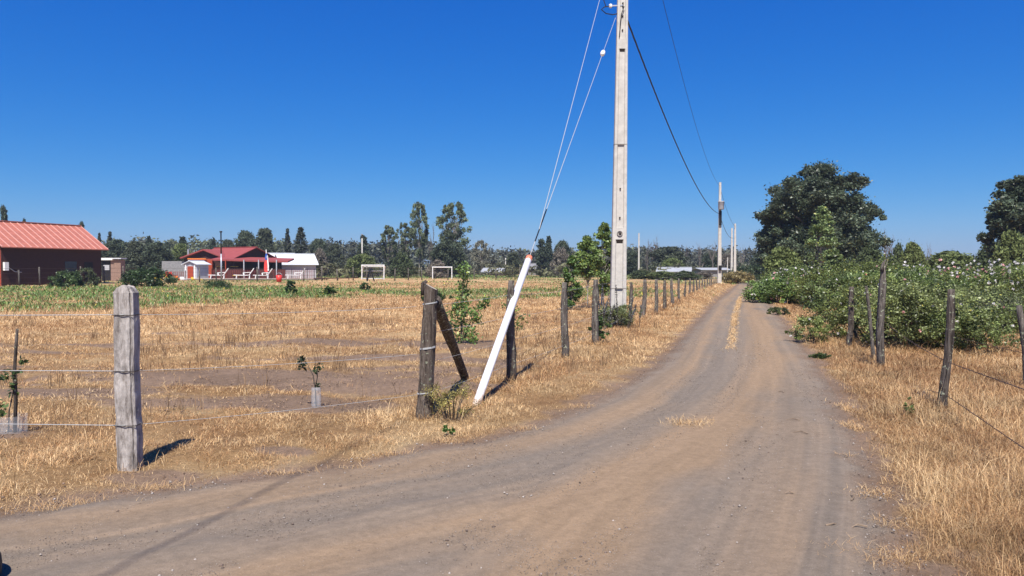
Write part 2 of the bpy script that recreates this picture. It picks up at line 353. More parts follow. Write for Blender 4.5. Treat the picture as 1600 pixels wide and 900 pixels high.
mm = mesh_np('dirt_road', np.stack([ux, uy, gzv[used]+.004+.022*ed+ru*ed], -1), remap[fq], road_colors(ux, uy), True)
mm.materials.append(M_road); link('dirt_road', mm, kind='structure')

# ------------------------------------------------------------------ dry grass (blades)
def blades(name, x, y, h, w, lean, col, mat, kind='stuff', droop=.5):
    n = len(x); z = gz(x, y); az = rng.random(n)*2*PI; fz = az+PI/2+rng.normal(0, .5, n)
    dx, dy = np.cos(az)*lean*h, np.sin(az)*lean*h
    bx, by = np.cos(fz)*w/2, np.sin(fz)*w/2
    vz = h*np.sqrt(np.clip(1-lean**2*.6, .04, 1))
    V = np.empty((n, 5, 3)); B = np.stack([x, y, z-.01], -1)
    wv = np.stack([bx, by, np.zeros(n)], -1)
    V[:, 0] = B-wv; V[:, 1] = B+wv
    mid = B+np.stack([dx*.38, dy*.38, vz*.6], -1); V[:, 2] = mid+wv*.8; V[:, 3] = mid-wv*.8
    V[:, 4] = B+np.stack([dx, dy, vz*(1-droop*lean*.45)], -1)
    k = np.arange(n)[:, None]*5
    T = np.concatenate([k+[0, 1, 2], k+[0, 2, 3], k+[3, 2, 4]], 1).reshape(-1, 3)
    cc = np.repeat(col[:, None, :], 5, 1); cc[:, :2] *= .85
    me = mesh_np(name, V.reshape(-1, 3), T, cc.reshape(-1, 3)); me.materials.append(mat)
    return me
def scatter(n, r0, r1, amax=47):
    r = np.exp(rng.random(n)*(math.log(r1)-math.log(r0))+math.log(r0)); a = np.radians((rng.random(n)*2-1)*amax)
    return np.sin(a)*r, np.cos(a)*r
x, y = scatter(2100000, 2.5, 75)
cl = fbm(x*2.6, y*2.6, 91, 3)
rt = sdR(x, y) < 0
dens = np.where(rt, 1.15, .7+.6*sst(.35, .6, cl))
dens = dens*(1-.95*soil(x, y))*(road(x, y)+(cl-.5)*.3 < -.02)*(1-.72*green(x, y))
keep = rng.random(len(x)) < dens
x, y, rt, cl = x[keep], y[keep], rt[keep], cl[keep]
r = np.hypot(x, y)
big = fbm(x*.5, y*.5, 92, 3)
h = np.where(rt, .07+.15*big, .04+.08*big*sst(.3, .7, cl)+.07*sst(10, 30, r))*(.35+1.0*rng.random(len(x))**1.3)
h *= 1-.5*sst(-.6, 0, road(x, y))
h *= 1+.9*np.exp(-((sdL(x, y)+1.55)/.4)**2)*(y > 9)+1.3*(rng.random(len(x)) < .02)
w = .0022*np.maximum(1, r/4.5)*(.7+.6*rng.random(len(x)))
lean = np.clip(np.where(rt, 1.0, 1.15)+rng.normal(0, .35, len(x)), .1, 1.6)
tone = np.clip(.5+(big-.5)*1.1+(fbm(x*3, y*3, 93, 3)-.5)*.9+rng.normal(0, .3, len(x)), 0, 1)
col = straw_rgb(x, y, tone)*np.where(rt, .86, 1)[:, None]*(.55+.75*rng.random((len(x), 1)))*(.86+.3*sst(.3, .6, fbm(x*1.7, y*1.7, 97, 3)))[:, None]
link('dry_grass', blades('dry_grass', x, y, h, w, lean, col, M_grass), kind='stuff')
# grass tufts in the road's crown
n = 60000; x = rng.uniform(1, 14, n); y = rng.uniform(6.5, 42, n)
m = np.maximum(centre_strip(x, y), junction_tuft(x, y)); k = (rng.random(n) < m*.8) & (road(x, y) > .2); x, y = x[k], y[k]
r = np.hypot(x, y); h = .05*(.4+rng.random(len(x)))
link('crown_grass', blades('crown_grass', x, y, h+.03, .004*np.maximum(1, r/5), np.full(len(x), .9), straw_rgb(x, y, rng.random(len(x))*.7+.3), M_grass), kind='stuff')
n = 30000; y = rng.uniform(13.5, 46, n); wv_ = XR(y)-XL(y); x = XL(y)+wv_*(.44+rng.normal(0, .028, n)+.03*(vn(y*.5, y*0, 55)-.5)); k = rng.random(n) < centre_strip(x, y)*1.0; x, y = x[k], y[k]
x = np.concatenate([x, 1.72+rng.normal(0, .22, 1500)]); y = np.concatenate([y, 7.45+rng.normal(0, .2, 1500)]); k = rng.random(len(x)) < np.where(y < 9, junction_tuft(x, y)*1.6, 1); x, y = x[k], y[k]; r = np.hypot(x, y)
link('strip_grass', blades('strip_grass', x, y, (.05+.07*rng.random(len(x))), .0028*np.maximum(1, r/4.5), rng.uniform(.6, 1.3, len(x)), straw_rgb(x, y, rng.random(len(x))*.6+.4), M_grass), kind='stuff')
# stray straw lying along the edges of the road
n = 9000; x, y = scatter(n, 2.8, 20); s = road(x, y); k = (s > -.3) & (s < .28*rng.random(n)**1.5+.02+.4*(rt_ := (sdR(x, y) < .5) & (y < 6))*rng.random(n)); x, y = x[k], y[k]
link('straw_litter', blades('straw_litter', x, y, .04+.07*rng.random(len(x)), np.full(len(x), .004)*np.maximum(1, np.hypot(x, y)/6), np.full(len(x), 1.12), straw_rgb(x, y, rng.random(len(x)))*.9, M_grass, droop=1.2), kind='stuff')
tx, ty = [], []
for (px, py, sx, sy, k) in ((1345, 778, .10, .05, 420), (1372, 772, .07, .05, 260), (1300, 862, .12, .06, 380), (1345, 880, .12, .05, 380), (1395, 872, .10, .06, 420), (1330, 668, .05, .12, 420), (1325, 640, .05, .16, 420), (1385, 822, .10, .05, 300), (1320, 716, .04, .03, 120),
                            (620, 712, .14, .05, 380), (560, 735, .10, .05, 260), (450, 742, .14, .05, 360), (250, 765, .16, .06, 420), (120, 790, .16, .06, 420), (60, 800, .12, .05, 300), (700, 690, .1, .05, 300), (820, 672, .08, .06, 240), (905, 637, .08, .08, 260)):
    a, b = G(px, py); tx.append(a+rng.normal(0, sx, k)); ty.append(b+rng.normal(0, sy, k))
tx = np.concatenate(tx); ty = np.concatenate(ty)
link('verge_tufts', blades('verge_tufts', tx, ty, .03+.08*rng.random(len(tx)), .0024*np.maximum(1, np.hypot(tx, ty)/4.5), rng.uniform(.7, 1.5, len(tx)), straw_rgb(tx, ty, rng.random(len(tx))*.7+.25), M_grass), kind='stuff')
# green weeds in the far field
x, y = scatter(220000, 24, 170, 44); g = green(x, y); k = rng.random(len(x)) < g; x, y = x[k], y[k]
h = (.08+.18*fbm(x*.7, y*.7, 95, 3))*(.5+rng.random(len(x))); r = np.hypot(x, y)
gc = np.array((.15, .235, .055))*(.55+.9*rng.random((len(x), 1))); gc = np.where(rng.random((len(x), 1)) < .14, np.array((.36, .27, .11)), gc); gc = np.where(rng.random((len(x), 1)) < .012, np.array((.75, .62, .06)), gc)
link('green_weeds', blades('green_weeds', x, y, h, .012*r/12, np.full(len(x), .7), gc, M_leaf), kind='stuff')
# dead brown stalks standing in the dry field
x, y = scatter(2400, 8, 45, 44); k = (sdL(x, y) < -.6) & (fbm(x*1.1, y*1.1, 96, 3) > .52) & (soil(x, y) < .8); x, y = x[k], y[k]
x = np.repeat(x, 7)+rng.normal(0, .05, len(x)*7); y = np.repeat(y, 7)+rng.normal(0, .05, len(y)*7)
link('dead_stalks', blades('dead_stalks', x, y, .14+.2*rng.random(len(x)), .003*np.maximum(1, np.hypot(x, y)/5), rng.random(len(x))*.7, np.array((.28, .18, .10))*(.6+.8*rng.random((len(x), 1))), M_dull), kind='stuff')
# small weeds
def sprig_cloud(name, x, y, h, n_each, leaf, rgb, spread):
    n = len(x)*n_each; X_ = np.repeat(x, n_each)+rng.normal(0, spread, n); Y_ = np.repeat(y, n_each)+rng.normal(0, spread, n)
    return X_, Y_

# pebbles and clods on the road
def pebbles(name, x, y, s, rgbs, mat):
    ico = np.array([(1, 0, 0), (-1, 0, 0), (0, 1, 0), (0, -1, 0), (0, 0, .7), (0, 0, -.7)], float)
    ft = np.array([(0, 2, 4), (2, 1, 4), (1, 3, 4), (3, 0, 4), (2, 0, 5), (1, 2, 5), (3, 1, 5), (0, 3, 5)])
    n = len(x); a = rng.random(n)*PI; V = ico[None]*(1+rng.normal(0, .22, (n, 6, 1)))*s[:, None, None]
    ca, sa = np.cos(a)[:, None], np.sin(a)[:, None]
    V = np.stack([V[..., 0]*ca-V[..., 1]*sa, V[..., 0]*sa+V[..., 1]*ca, V[..., 2]], -1)
    V = V+np.stack([x, y, gz(x, y)+.024], -1)[:, None]
    T = (ft[None]+np.arange(n)[:, None, None]*6).reshape(-1, 3)
    me = mesh_np(name, V.reshape(-1, 3), T, np.repeat(rgbs, 6, 0)); me.materials.append(mat); return me
x, y = scatter(34000, 2.8, 26); s = road(x, y); k = (s > -.1) & (rng.random(len(x)) < .35+.65*(s < .5)); x, y = x[k], y[k]
sz = .003+.009*rng.random(len(x))**6
pc = np.where(rng.random((len(x), 1)) < .5, np.array((.36, .31, .27)), np.array((.17, .125, .10)))*(.7+.5*rng.random((len(x), 1)))
link('pebbles', pebbles('pebbles', x, y, sz, pc, leafmat('stone_chip', 0, .9, .1)), kind='stuff')

x, y = scatter(60000, 4.5, 24); k = (sdL(x, y) < -.2) & (rng.random(len(x)) < soil(x, y)*.9) & (fbm(x*3, y*3, 98, 3) > .45); x, y = x[k], y[k]
pc = np.array((.25, .17, .12))*(.55+.7*rng.random((len(x), 1)))
link('soil_clods', pebbles('soil_clods', x, y, .004+.014*rng.random(len(x))**4, pc, bpy.data.materials['stone_chip']), kind='stuff')

x, y = scatter(150000, 2.6, 17, 44); s_ = road(x, y); k = (s_ > .02) & (fbm(x*1.5, y*1.5, 99, 3) > .36); x, y = x[k], y[k]; rr_ = np.hypot(x, y)
tone = rng.random((len(x), 1)); pc = (np.array((.13, .10, .08))*(1-tone)+np.array((.36, .30, .245))*tone)
link('road_grit', pebbles('road_grit', x, y, (.0016+.0028*rng.random(len(x))**2)*np.maximum(1, rr_/6), pc, bpy.data.materials['stone_chip']), kind='stuff')

# ------------------------------------------------------------------ trees and shrubs
def leaves(centres, rad, per, size, rgb, rg, flat=.75, cvar=.35, lvar=.3, yel=0, jit=None, long=1.5):
    """leaf-sized faces in clumps"""
    c = np.asarray(centres); n = len(c)*per
    rad = np.broadcast_to(rad, (len(c),))
    d = rg.normal(0, 1, (n, 3)); d /= np.linalg.norm(d, axis=1)[:, None]
    rr = rg.random(n)**.55; rr = np.where(rg.random(n) < .2, rr*(1.15+.6*rg.random(n)), rr)
    p = np.repeat(c, per, 0)+d*(rr*np.repeat(rad, per))[:, None]*np.array((1, 1, flat))
    u = rg.normal(0, 1, (n, 3)); u[:, 2] *= .7; u /= np.linalg.norm(u, axis=1)[:, None]
    q = rg.normal(0, 1, (n, 3))+d*.5; v = np.cross(u, q); v /= np.linalg.norm(v, axis=1)[:, None]
    s = size*(.6+.8*rg.random((n, 1)))
    V = np.stack([p-u*s*long/2, p+v*s*.36, p+u*s*long/2, p-v*s*.36], 1)
    Q = np.arange(n)[:, None]*4+np.arange(4)
    ct = np.repeat(1+cvar*(rg.random((len(c), 1))*2-1), per, 0)*(1+lvar*(rg.random((n, 1))*2-1))
    col = np.array(rgb)*ct
    if yel: k = rg.random(n) < yel; col[k] = col[k]*np.array((2.2, 1.6, 1.1))
    return V.reshape(-1, 3), Q, np.repeat(np.clip(col, 0, 1), 4, 0)
ENV = {
 'round': lambda h: np.sqrt(np.clip(1-(2*h-1)**2, 0, 1)),
 'dome': lambda h: np.sqrt(np.clip(1-(h*.98)**2.2, 0, 1))*(.75+.25*np.minimum(1, h*4)),
 'cone': lambda h: (1-h)**.85*.95+.05,
 'poplar': lambda h: np.sin(PI*np.clip(h, 0, 1)**.75)**.6,
 'vase': lambda h: .35+.65*np.sin(PI*np.clip(h*.95+.02, 0, 1)**1.3),
 'column': lambda h: .65+.35*np.sin(PI*h),
}
def tree_meshes(name, H, W, env, base=.2, nclump=60, per=120, leaf=.2, rgb=(.04, .06, .025), rc=.18, seed=0, bark=None, trunk=.03, airy=0, flat=.75, mat=None, cvar=.35, yel=0, limbs=True, long=1.5, inner=.45, twigs=0, lobes=0):
    rg = np.random.default_rng(seed); rr = random.Random(seed)
    hh = rg.random(nclump)**.9; R0 = W/2
    rad = ENV[env](hh)*R0; q = inner+(1-inner)*rg.random(nclump)**.6; a = rg.random(nclump)*2*PI
    wob = 1+.28*np.sin(a*2+seed)+.16*np.sin(a*3+seed*2.1+hh*5) if airy else 1+.12*np.sin(a*2+seed)+.1*np.sin(a*4+seed+hh*6)
    if airy: k = rg.random(nclump) < airy; q[k] *= 1.12
    cx = np.cos(a)*rad*q*wob*(1-rc*.6); cy = np.sin(a)*rad*q*wob*(1-rc*.6); cz = H*(base+(1-base)*(rc*.25+hh*(1-rc*.45)))
    cr = R0*rc*(.65+.7*rg.random(nclump))*(1.25-.5*hh)
    cen = np.stack([cx, cy, cz], 1)
    V, Q, col = leaves(cen, cr, per, leaf, rgb, rg, flat, cvar, .3, yel, long=long)
    cm = mesh_np(name+'_crown', V, Q, col); cm.materials.append(mat or M_dull)
    t = MB(); bend = (rr.uniform(-.03, .03)*H, rr.uniform(-.03, .03)*H)
    tp = [(bend[0]*math.sin(k/5*2.4), bend[1]*math.sin(k/5*2), H*.92*k/5-(.1 if k == 0 else 0)) for k in range(6)]
    tr = [H*trunk*(1.25 if k == 0 else 1-k/5.3) for k in range(6)]
    t.tube(tp, tr, 8)
    if limbs:
        for i in range(0, nclump, max(1, nclump//(30 if not twigs else 60))):
            c = cen[i]; z0 = max(H*base*.6, c[2]*rr.uniform(.45, .75)); f = z0/(H*.92); b = (bend[0]*math.sin(f*2.4), bend[1]*math.sin(f*2), z0)
            mdl = (b[0]*.45+c[0]*.55, b[1]*.45+c[1]*.55, b[2]*.6+c[2]*.4+rr.uniform(-.03, .05)*H)
            r0 = H*trunk*max(.12, .5*(1-f)); t.tube([b, mdl, tuple(c)], [r0, r0*.6, r0*.25], 5, False)
    tm = t.mesh(name+'_trunk', True); tm.materials.append(bark or M_bark)
    return cm, tm
def bare_mesh(name, H, W, seed, bark=None, dense=1):
    rr = random.Random(seed); t = MB()
    def br(p, d, L, r, lv):
        p = Vector(p); pts = [p]; dd = Vector(d)
        for k in range(3): dd = (dd+Vector((rr.uniform(-.15, .15), rr.uniform(-.15, .15), .08))).normalized(); pts.append(pts[-1]+dd*L/3)
        t.tube(pts, [r, r*.8, r*.6, r*.35], 4 if lv else 6, False)
        if lv < 3:
            for k in range(int((5 if lv == 0 else 4)*dense)):
                a = rr.uniform(0, 2*PI); s = rr.uniform(.25, .55); q = pts[rr.choice((1, 2, 2, 3))]
                br(q, (math.cos(a)*s, math.sin(a)*s, 1 if lv < 1 else .75), L*rr.uniform(.45, .7), r*.5, lv+1)
    br((0, 0, -.1), (0, 0, 1), H*.5, H*.02, 0)
    me = t.mesh(name); zs = max(v.co.z for v in me.vertices); xs = max(abs(v.co.x) for v in me.vertices)
    for v in me.vertices: v.co.z *= H/zs; v.co.x *= W/2/xs; v.co.y *= W/2/xs
    me.materials.append(bark or plain('bare_twigs_'+name, (.16, .135, .12), .9, .2, 5)); return me
PROTO = {}
def place_tree(proto, name, px, Y, top, wpx, label, cat='tree', rz=None, ground=True):
    """a tree of the given kind, so tall and so wide that it matches the survey"""
    cm, tm, H0, W0 = PROTO[proto]; x = X(px, Y); H = Z(top, Y); W = wpx/F*Y
    z = gzf(x, Y); r = thing(name, label, cat, (x, Y, z), rz if rz is not None else (px*1.7) % 6.28)
    for nm, me in (('crown', cm), ('trunk', tm)):
        if me is None: continue
        o = link(nm, me, None, r); o.scale = (W/W0, W/W0, (H-z)/H0)
    return r
def proto(key, H, W, **k): cm, tm = tree_meshes(key, H, W, **k); PROTO[key] = (cm, tm, H, W)
DG, MG, LG, GG = (.078, .098, .06), (.07, .10, .04), (.12, .165, .05), (.08, .09, .065)
proto('darkround', 9, 8, env='round', base=.08, nclump=120, per=110, leaf=.36, rgb=DG, rc=.26, seed=2)
proto('darkround2', 9, 8, env='dome', base=.05, nclump=120, per=110, leaf=.36, rgb=(.09, .105, .066), rc=.26, seed=12)
proto('conifer', 12, 5, env='cone', base=.05, nclump=130, per=80, leaf=.34, rgb=(.07, .092, .064), rc=.24, seed=3)
proto('sparseconifer', 12, 5, env='cone', base=.08, nclump=80, per=50, leaf=.32, rgb=(.075, .088, .062), rc=.2, seed=13)
proto('cypress', 12, 4, env='poplar', base=.03, nclump=90, per=90, leaf=.34, rgb=(.07, .09, .06), rc=.34, seed=4)
proto('euc', 13, 7, env='vase', base=.22, nclump=85, per=75, leaf=.34, rgb=(.13, .155, .09), rc=.17, seed=5, airy=.3, bark=M_pale, trunk=.018, twigs=1, cvar=.45, inner=.3)
proto('euc2', 13, 9, env='vase', base=.25, nclump=95, per=80, leaf=.34, rgb=(.14, .17, .095), rc=.16, seed=15, airy=.3, bark=M_pale, trunk=.018, twigs=1, cvar=.45, inner=.3)
proto('palegrey', 7, 6, env='round', base=.2, nclump=70, per=60, leaf=.26, rgb=(.2, .195, .15), rc=.2, seed=6, bark=M_pale, trunk=.015, twigs=1)
proto('willow', 6, 7, env='dome', base=.02, nclump=110, per=110, leaf=.3, rgb=(.14, .17, .06), rc=.24, seed=7)
proto('shrub', 4, 5, env='dome', base=.02, nclump=70, per=90, leaf=.22, rgb=(.085, .11, .05), rc=.28, seed=8)
proto('greyshrub', 4, 5, env='dome', base=.02, nclump=70, per=80, leaf=.2, rgb=(.19, .165, .13), rc=.28, seed=9)
for i, (H, W, s) in enumerate(((12, 5, 1), (12, 6, 2), (12, 4, 3))): PROTO['bare%d' % i] = (None, bare_mesh('bare%d' % i, H, W, s), H, W)

# far-off wood: one mass along the horizon
rg = np.random.default_rng(77)
n = 3400; ang = np.radians(rg.uniform(-48, 48, n)); yy = rg.uniform(185, 240, n); xx = np.tan(ang)*yy
hmax = 3.2+4.8*fbm(xx*.035, yy*.01+3, 101, 4)**1.0+1.5*(xx < -20)-2.3*(xx > 62)
cz = hmax*rg.random(n)**.7
V, Q, col = leaves(np.stack([xx, yy, cz], 1), 1.5*(.6+.8*rg.random(n)), 46, .62, (.105, .112, .086), rg, .9, .45, .3)
hue = np.repeat(fbm(xx*.06, yy*.03, 102, 2), 46*4)[:, None]; col = col*np.where(hue > .55, np.array((1.45, 1.5, 1.1)), np.array((1, 1, 1)))
me = mesh_np('far_wood', V, Q, col); me.materials.append(M_dull); link('far_wood', me, kind='stuff')
# scrub in front of it
n = 1500; yy = rg.uniform(112, 178, n); xx = np.tan(np.radians(rg.uniform(-46, 46, n)))*yy; k = fbm(xx*.05, yy*.08, 103, 3) > .46; xx, yy = xx[k], yy[k]
hh = (.5+2.2*fbm(xx*.08, yy*.08, 104, 3))*rg.random(len(xx))
V, Q, col = leaves(np.stack([xx, yy, hh], 1), 1.2, 60, .4, (.13, .13, .07), rg, .6, .5, .3)
me = mesh_np('scrub', V, Q, col); me.materials.append(M_dull); link('scrub', me, kind='stuff')

TREES = [
 ('cypress', 'cypress_tree', 7, 118, 318, 15, 'narrow dark cypress rising above the left end of the red metal roof'),
 ('cypress', 'cypress_tree', 39, 125, 339, 8, 'small dark treetop just showing over the ridge of the red metal roof'),
 ('cypress', 'cypress_tree', 129, 120, 344, 11, 'dark treetop behind the right end of the red roof ridge'),
 ('sparseconifer', 'pine_tree', 156, 130, 364, 14, 'dark pine with pointed top just right of the red shed roof'),
 ('sparseconifer', 'pine_tree', 173, 132, 362, 18, 'twin-topped dark pine beside the red shed, second from its roof'),
 ('darkround', 'broadleaf_tree', 183, 120, 376, 44, 'dark round tree behind the small white-roofed hut'),
 ('darkround2', 'broadleaf_tree', 214, 112, 378, 40, 'dark orchard tree with bare lower trunk right of the white-roofed hut'),
 ('conifer', 'conifer_tree', 233, 128, 368, 17, 'dark conifer tip standing over the orchard trees'),
 ('darkround', 'broadleaf_tree', 246, 110, 380, 40, 'dark broad tree left of the grey block wall'),
 ('conifer', 'conifer_tree', 262, 130, 378, 18, 'small conifer peak between the orchard trees and the light topped one'),
 ('conifer', 'conifer_tree', 286, 126, 369, 24, 'pointed dark conifer above the left corner of the red house'),
 ('willow', 'broadleaf_tree', 282, 116, 383, 34, 'yellowish green round tree below the pointed conifer by the red house'),
 ('conifer', 'conifer_tree', 333, 134, 373, 18, 'dark conifer behind the red house near its roof flue'),
 ('darkround2', 'broadleaf_tree', 357, 132, 375, 26, 'low dark tree directly behind the red roof beside the steel mast'),
 ('darkround', 'broadleaf_tree', 384, 130, 362, 34, 'dark bushy tree behind the ridge of the red house'),
 ('darkround2', 'broadleaf_tree', 414, 128, 357, 34, 'tallest dark round tree behind the red house'),
 ('sparseconifer', 'pine_tree', 450, 135, 357, 18, 'thin ragged pine above the white metal roof, left of a fuller one'),
 ('sparseconifer', 'pine_tree', 470, 134, 355, 34, 'fuller ragged pine above the white metal roof'),
 ('darkround', 'broadleaf_tree', 498, 138, 375, 30, 'dark tree at the right end of the white metal roof'),
 ('darkround2', 'broadleaf_tree', 522, 142, 381, 30, 'dark tree between the white-roofed house and the football goals'),
 ('greyshrub', 'scrub_tree', 500, 122, 391, 26, 'greyish brown small tree behind the white-roofed house'),
 ('cypress', 'cypress_tree', 568, 136, 366, 16, 'narrow dark tree behind the slim pole by the netted goal'),
 ('willow', 'willow_tree', 567, 118, 399, 46, 'light green rounded willow behind the netted goal'),
 ('euc', 'eucalyptus_tree', 608, 128, 353, 30, 'airy pale eucalyptus, shortest of the eucalyptus row'),
 ('euc', 'eucalyptus_tree', 631, 126, 349, 24, 'green leaning eucalyptus tight against the left side of the tallest one'),
 ('euc2', 'eucalyptus_tree', 655, 125, 319, 34, 'tall slender eucalyptus over the right side of the netted goal'),
 ('euc2', 'eucalyptus_tree', 709, 123, 319, 50, 'tall spreading eucalyptus, widest crown of the row'),
 ('darkround', 'broadleaf_tree', 700, 116, 377, 48, 'dark dense round tree under the widest eucalyptus'),
 ('shrub', 'broadleaf_tree', 628, 112, 397, 34, 'dark green low tree between the two goals'),
 ('palegrey', 'broadleaf_tree', 751, 126, 377, 26, 'pale thin-leaved round tree right of the eucalyptus row'),
 ('greyshrub', 'thorn_bush', 683, 108, 408, 34, 'grey dry thorny bush behind the plain goal frame'),
 ('cypress', 'cypress_tree', 846, 132, 372, 17, 'dark conifer just above the red top of the white tube, left of a pair'),
 ('conifer', 'conifer_tree', 857, 133, 368, 20, 'dark conifer, taller right half of the pair right of the white tube'),
 ('darkround', 'broadleaf_tree', 878, 136, 378, 26, 'dark tree between the conifer pair and the pale saplings'),
 ('greyshrub', 'scrub_tree', 876, 124, 390, 28, 'grey leafless-looking round tree above the dark grey roof'),
 ('darkround2', 'broadleaf_tree', 802, 138, 395, 26, 'low dark tree left of the red-topped white tube'),
 ('darkround', 'broadleaf_tree', 985, 134, 393, 28, 'dark tree just right of the big concrete pole'),
 ('darkround2', 'broadleaf_tree', 1043, 128, 386, 60, 'broad domed tree behind the white roof near the road'),
 ('willow', 'broadleaf_tree', 1051, 118, 405, 40, 'light green low tree just above the white roof'),
 ('darkround', 'broadleaf_tree', 1110, 140, 395, 24, 'dark tree between the bare trees and the second concrete pole'),
 ('greyshrub', 'scrub_tree', 1136, 135, 399, 26, 'grey round scrub tree behind the second concrete pole'),
 ('darkround', 'broadleaf_tree', 1186, 118, 397, 24, 'small dark tree at the left foot of the huge tree'),
 ('willow', 'willow_tree', 1222, 42, 393, 58, 'yellow green willowy shrub at the road bend under the huge tree'),
 ('willow', 'broadleaf_tree', 1425, 60, 385, 34, 'bright green small tree on the right behind the rose thicket'),
 ('shrub', 'broadleaf_tree', 1360, 52, 393, 60, 'dark low tree between the huge tree and the bright green one'),
 ('willow', 'broadleaf_tree', 1487, 66, 399, 96, 'wide yellowish green thicket on the skyline right of the bright green tree'),
 ('shrub', 'broadleaf_tree', 1545, 60, 387, 48, 'dark rounded small tree at the foot of the large tree on the right edge'),
 ('willow', 'broadleaf_tree', 1580, 46, 368, 50, 'light green bushy tree in front of the large tree on the right edge'),
 ('shrub', 'scrub_bush', 1002, 96, 424, 40, 'low dark scrub right of the big concrete pole, left of the white roof'),
 ('willow', 'scrub_bush', 1036, 94, 425.5, 46, 'low green scrub directly in front of the far white roof'),
 ('shrub', 'scrub_bush', 1072, 92, 425, 46, 'low dark scrub at the right end of the far white roof'),
 ('greyshrub', 'scrub_bush', 1100, 96, 426, 34, 'low grey scrub left of the second concrete pole'),
 ('bare0', 'bare_tree', 676, 124, 345, 16, 'dead bare tree between the two tallest eucalyptus trees'),
 ('bare1', 'bare_tree', 1022, 130, 368, 20, 'bare tree just right of the slim concrete pole in the field'),
 ('bare0', 'bare_tree', 1072, 132, 383, 14, 'bare twiggy tree above the right end of the white roof'),
 ('bare2', 'bare_tree', 1092, 128, 378, 16, 'bare twiggy tree left of the second concrete pole'),
 ('bare1', 'bare_tree', 1114, 130, 376, 18, 'bare twiggy tree right behind the second concrete pole'),
 ('bare2', 'bare_tree', 1160, 126, 384, 16, 'bare twiggy tree right of the far pair of concrete poles'),
 ('bare0', 'bare_tree', 1012, 126, 373, 10, 'thin dead tree between big concrete pole and broad domed tree'),
 ('bare1', 'bare_tree', 1386, 70, 358, 26, 'bare tree standing right of the huge tree'),
 ('bare2', 'bare_tree', 1450, 72, 378, 14, 'bare pointed tree on the skyline right of the bright green tree'),
 ('shrub', 'broadleaf_tree', 1402, 66, 388, 30, 'small sparse tree beside the bare one right of the huge tree'),
]
for k, (pr, nm, px, Y, top, w, lab) in enumerate(TREES): place_tree(pr, nm, px, Y, top-(5 if px > 1190 and 'bare' not in pr else 1.5), w*1.12, lab)
# the huge tree right of the road
def big_tree(px, Y, top, wpx, lab, seed, nc, name='broadleaf_tree', lobes=None, rgb=(.085, .112, .066)):
    x = X(px, Y); H = Z(top, Y); W = wpx/F*Y; z = gzf(x, Y)
    rg = np.random.default_rng(seed); rr = random.Random(seed)
    cen = []; cr = []
    for (lx, lz, r, m) in lobes:
        for i in range(m):
            d = rg.normal(0, 1, 3); d /= np.linalg.norm(d); q = r*(.35+.65*rg.random()**.5)
            cen.append((lx+d[0]*q, d[1]*q*1.25+(rg.random()-.5)*W*.25, max(.6, lz+d[2]*q*.85))); cr.append(r*(.26+.26*rg.random()))
    cen = np.array(cen); cr = np.array(cr)
    V, Q, col = leaves(cen, cr, int(nc*1.35), .155, rgb, rg, .7, .45, .35, .03)
    t = thing(name, lab, 'tree', (x, Y, z))
    me = mesh_np('crown', V, Q, col); me.materials.append(M_leaf); link('crown', me, None, t)
    b = MB(); b.tube([(0, 0, -.2), (.1, 0, H*.18), (-.1, .1, H*.4), (.1, 0, H*.65)], [H*.05, H*.035, H*.028, H*.012], 10)
    for i in range(0, len(cen), max(1, len(cen)//60)):
        c = cen[i]; z0 = max(H*.12, c[2]*rr.uniform(.4, .65)); s = (0, 0, z0); b.tube([s, (c[0]*.5, c[1]*.5, (z0+c[2])/2+rr.uniform(-.3, .3)), tuple(c)], [H*.014, H*.009, H*.003], 5, False)
    b.obj('trunk', M_bark, t, True)
Yb = 62; u = Yb/F
big_tree(1278, Yb, 258, 200, 'huge dark spreading tree beside the far end of the dirt road', 5, 300, lobes=[((px-1278)*u*.94, Z(py, Yb), r*u*1.04, int(m*1.35)) for px, py, r, m in
   ((1278, 290, 30, 20), (1320, 300, 28, 17), (1240, 305, 34, 22), (1215, 340, 28, 15), (1283, 335, 40, 24), (1330, 345, 34, 20), (1365, 335, 15, 8), (1200, 378, 24, 14), (1245, 385, 36, 20), (1300, 392, 36, 20), (1345, 388, 28, 15), (1360, 405, 20, 10), (1196, 352, 12, 6), (1200, 400, 20, 12), (1276, 272, 18, 11), (1262, 420, 30, 14), (1225, 415, 28, 12), (1310, 418, 32, 14), (1300, 365, 34, 14), (1255, 355, 30, 14), (1350, 375, 22, 10))])
big_tree(1596, 52, 268, 110, 'large dark tree at the right edge of the view behind the thicket', 8, 260, lobes=[((px-1596)*52/F, Z(py, 52), r*52/F, m) for px, py, r, m in
   ((1600, 300, 26, 18), (1572, 320, 24, 18), (1583, 290, 16, 10), (1555, 350, 16, 10), (1558, 375, 20, 12), (1585, 345, 28, 20), (1565, 355, 18, 12), (1600, 345, 30, 18), (1630, 330, 36, 18), (1590, 385, 28, 14), (1640, 380, 36, 18), (1556, 390, 12, 7))])
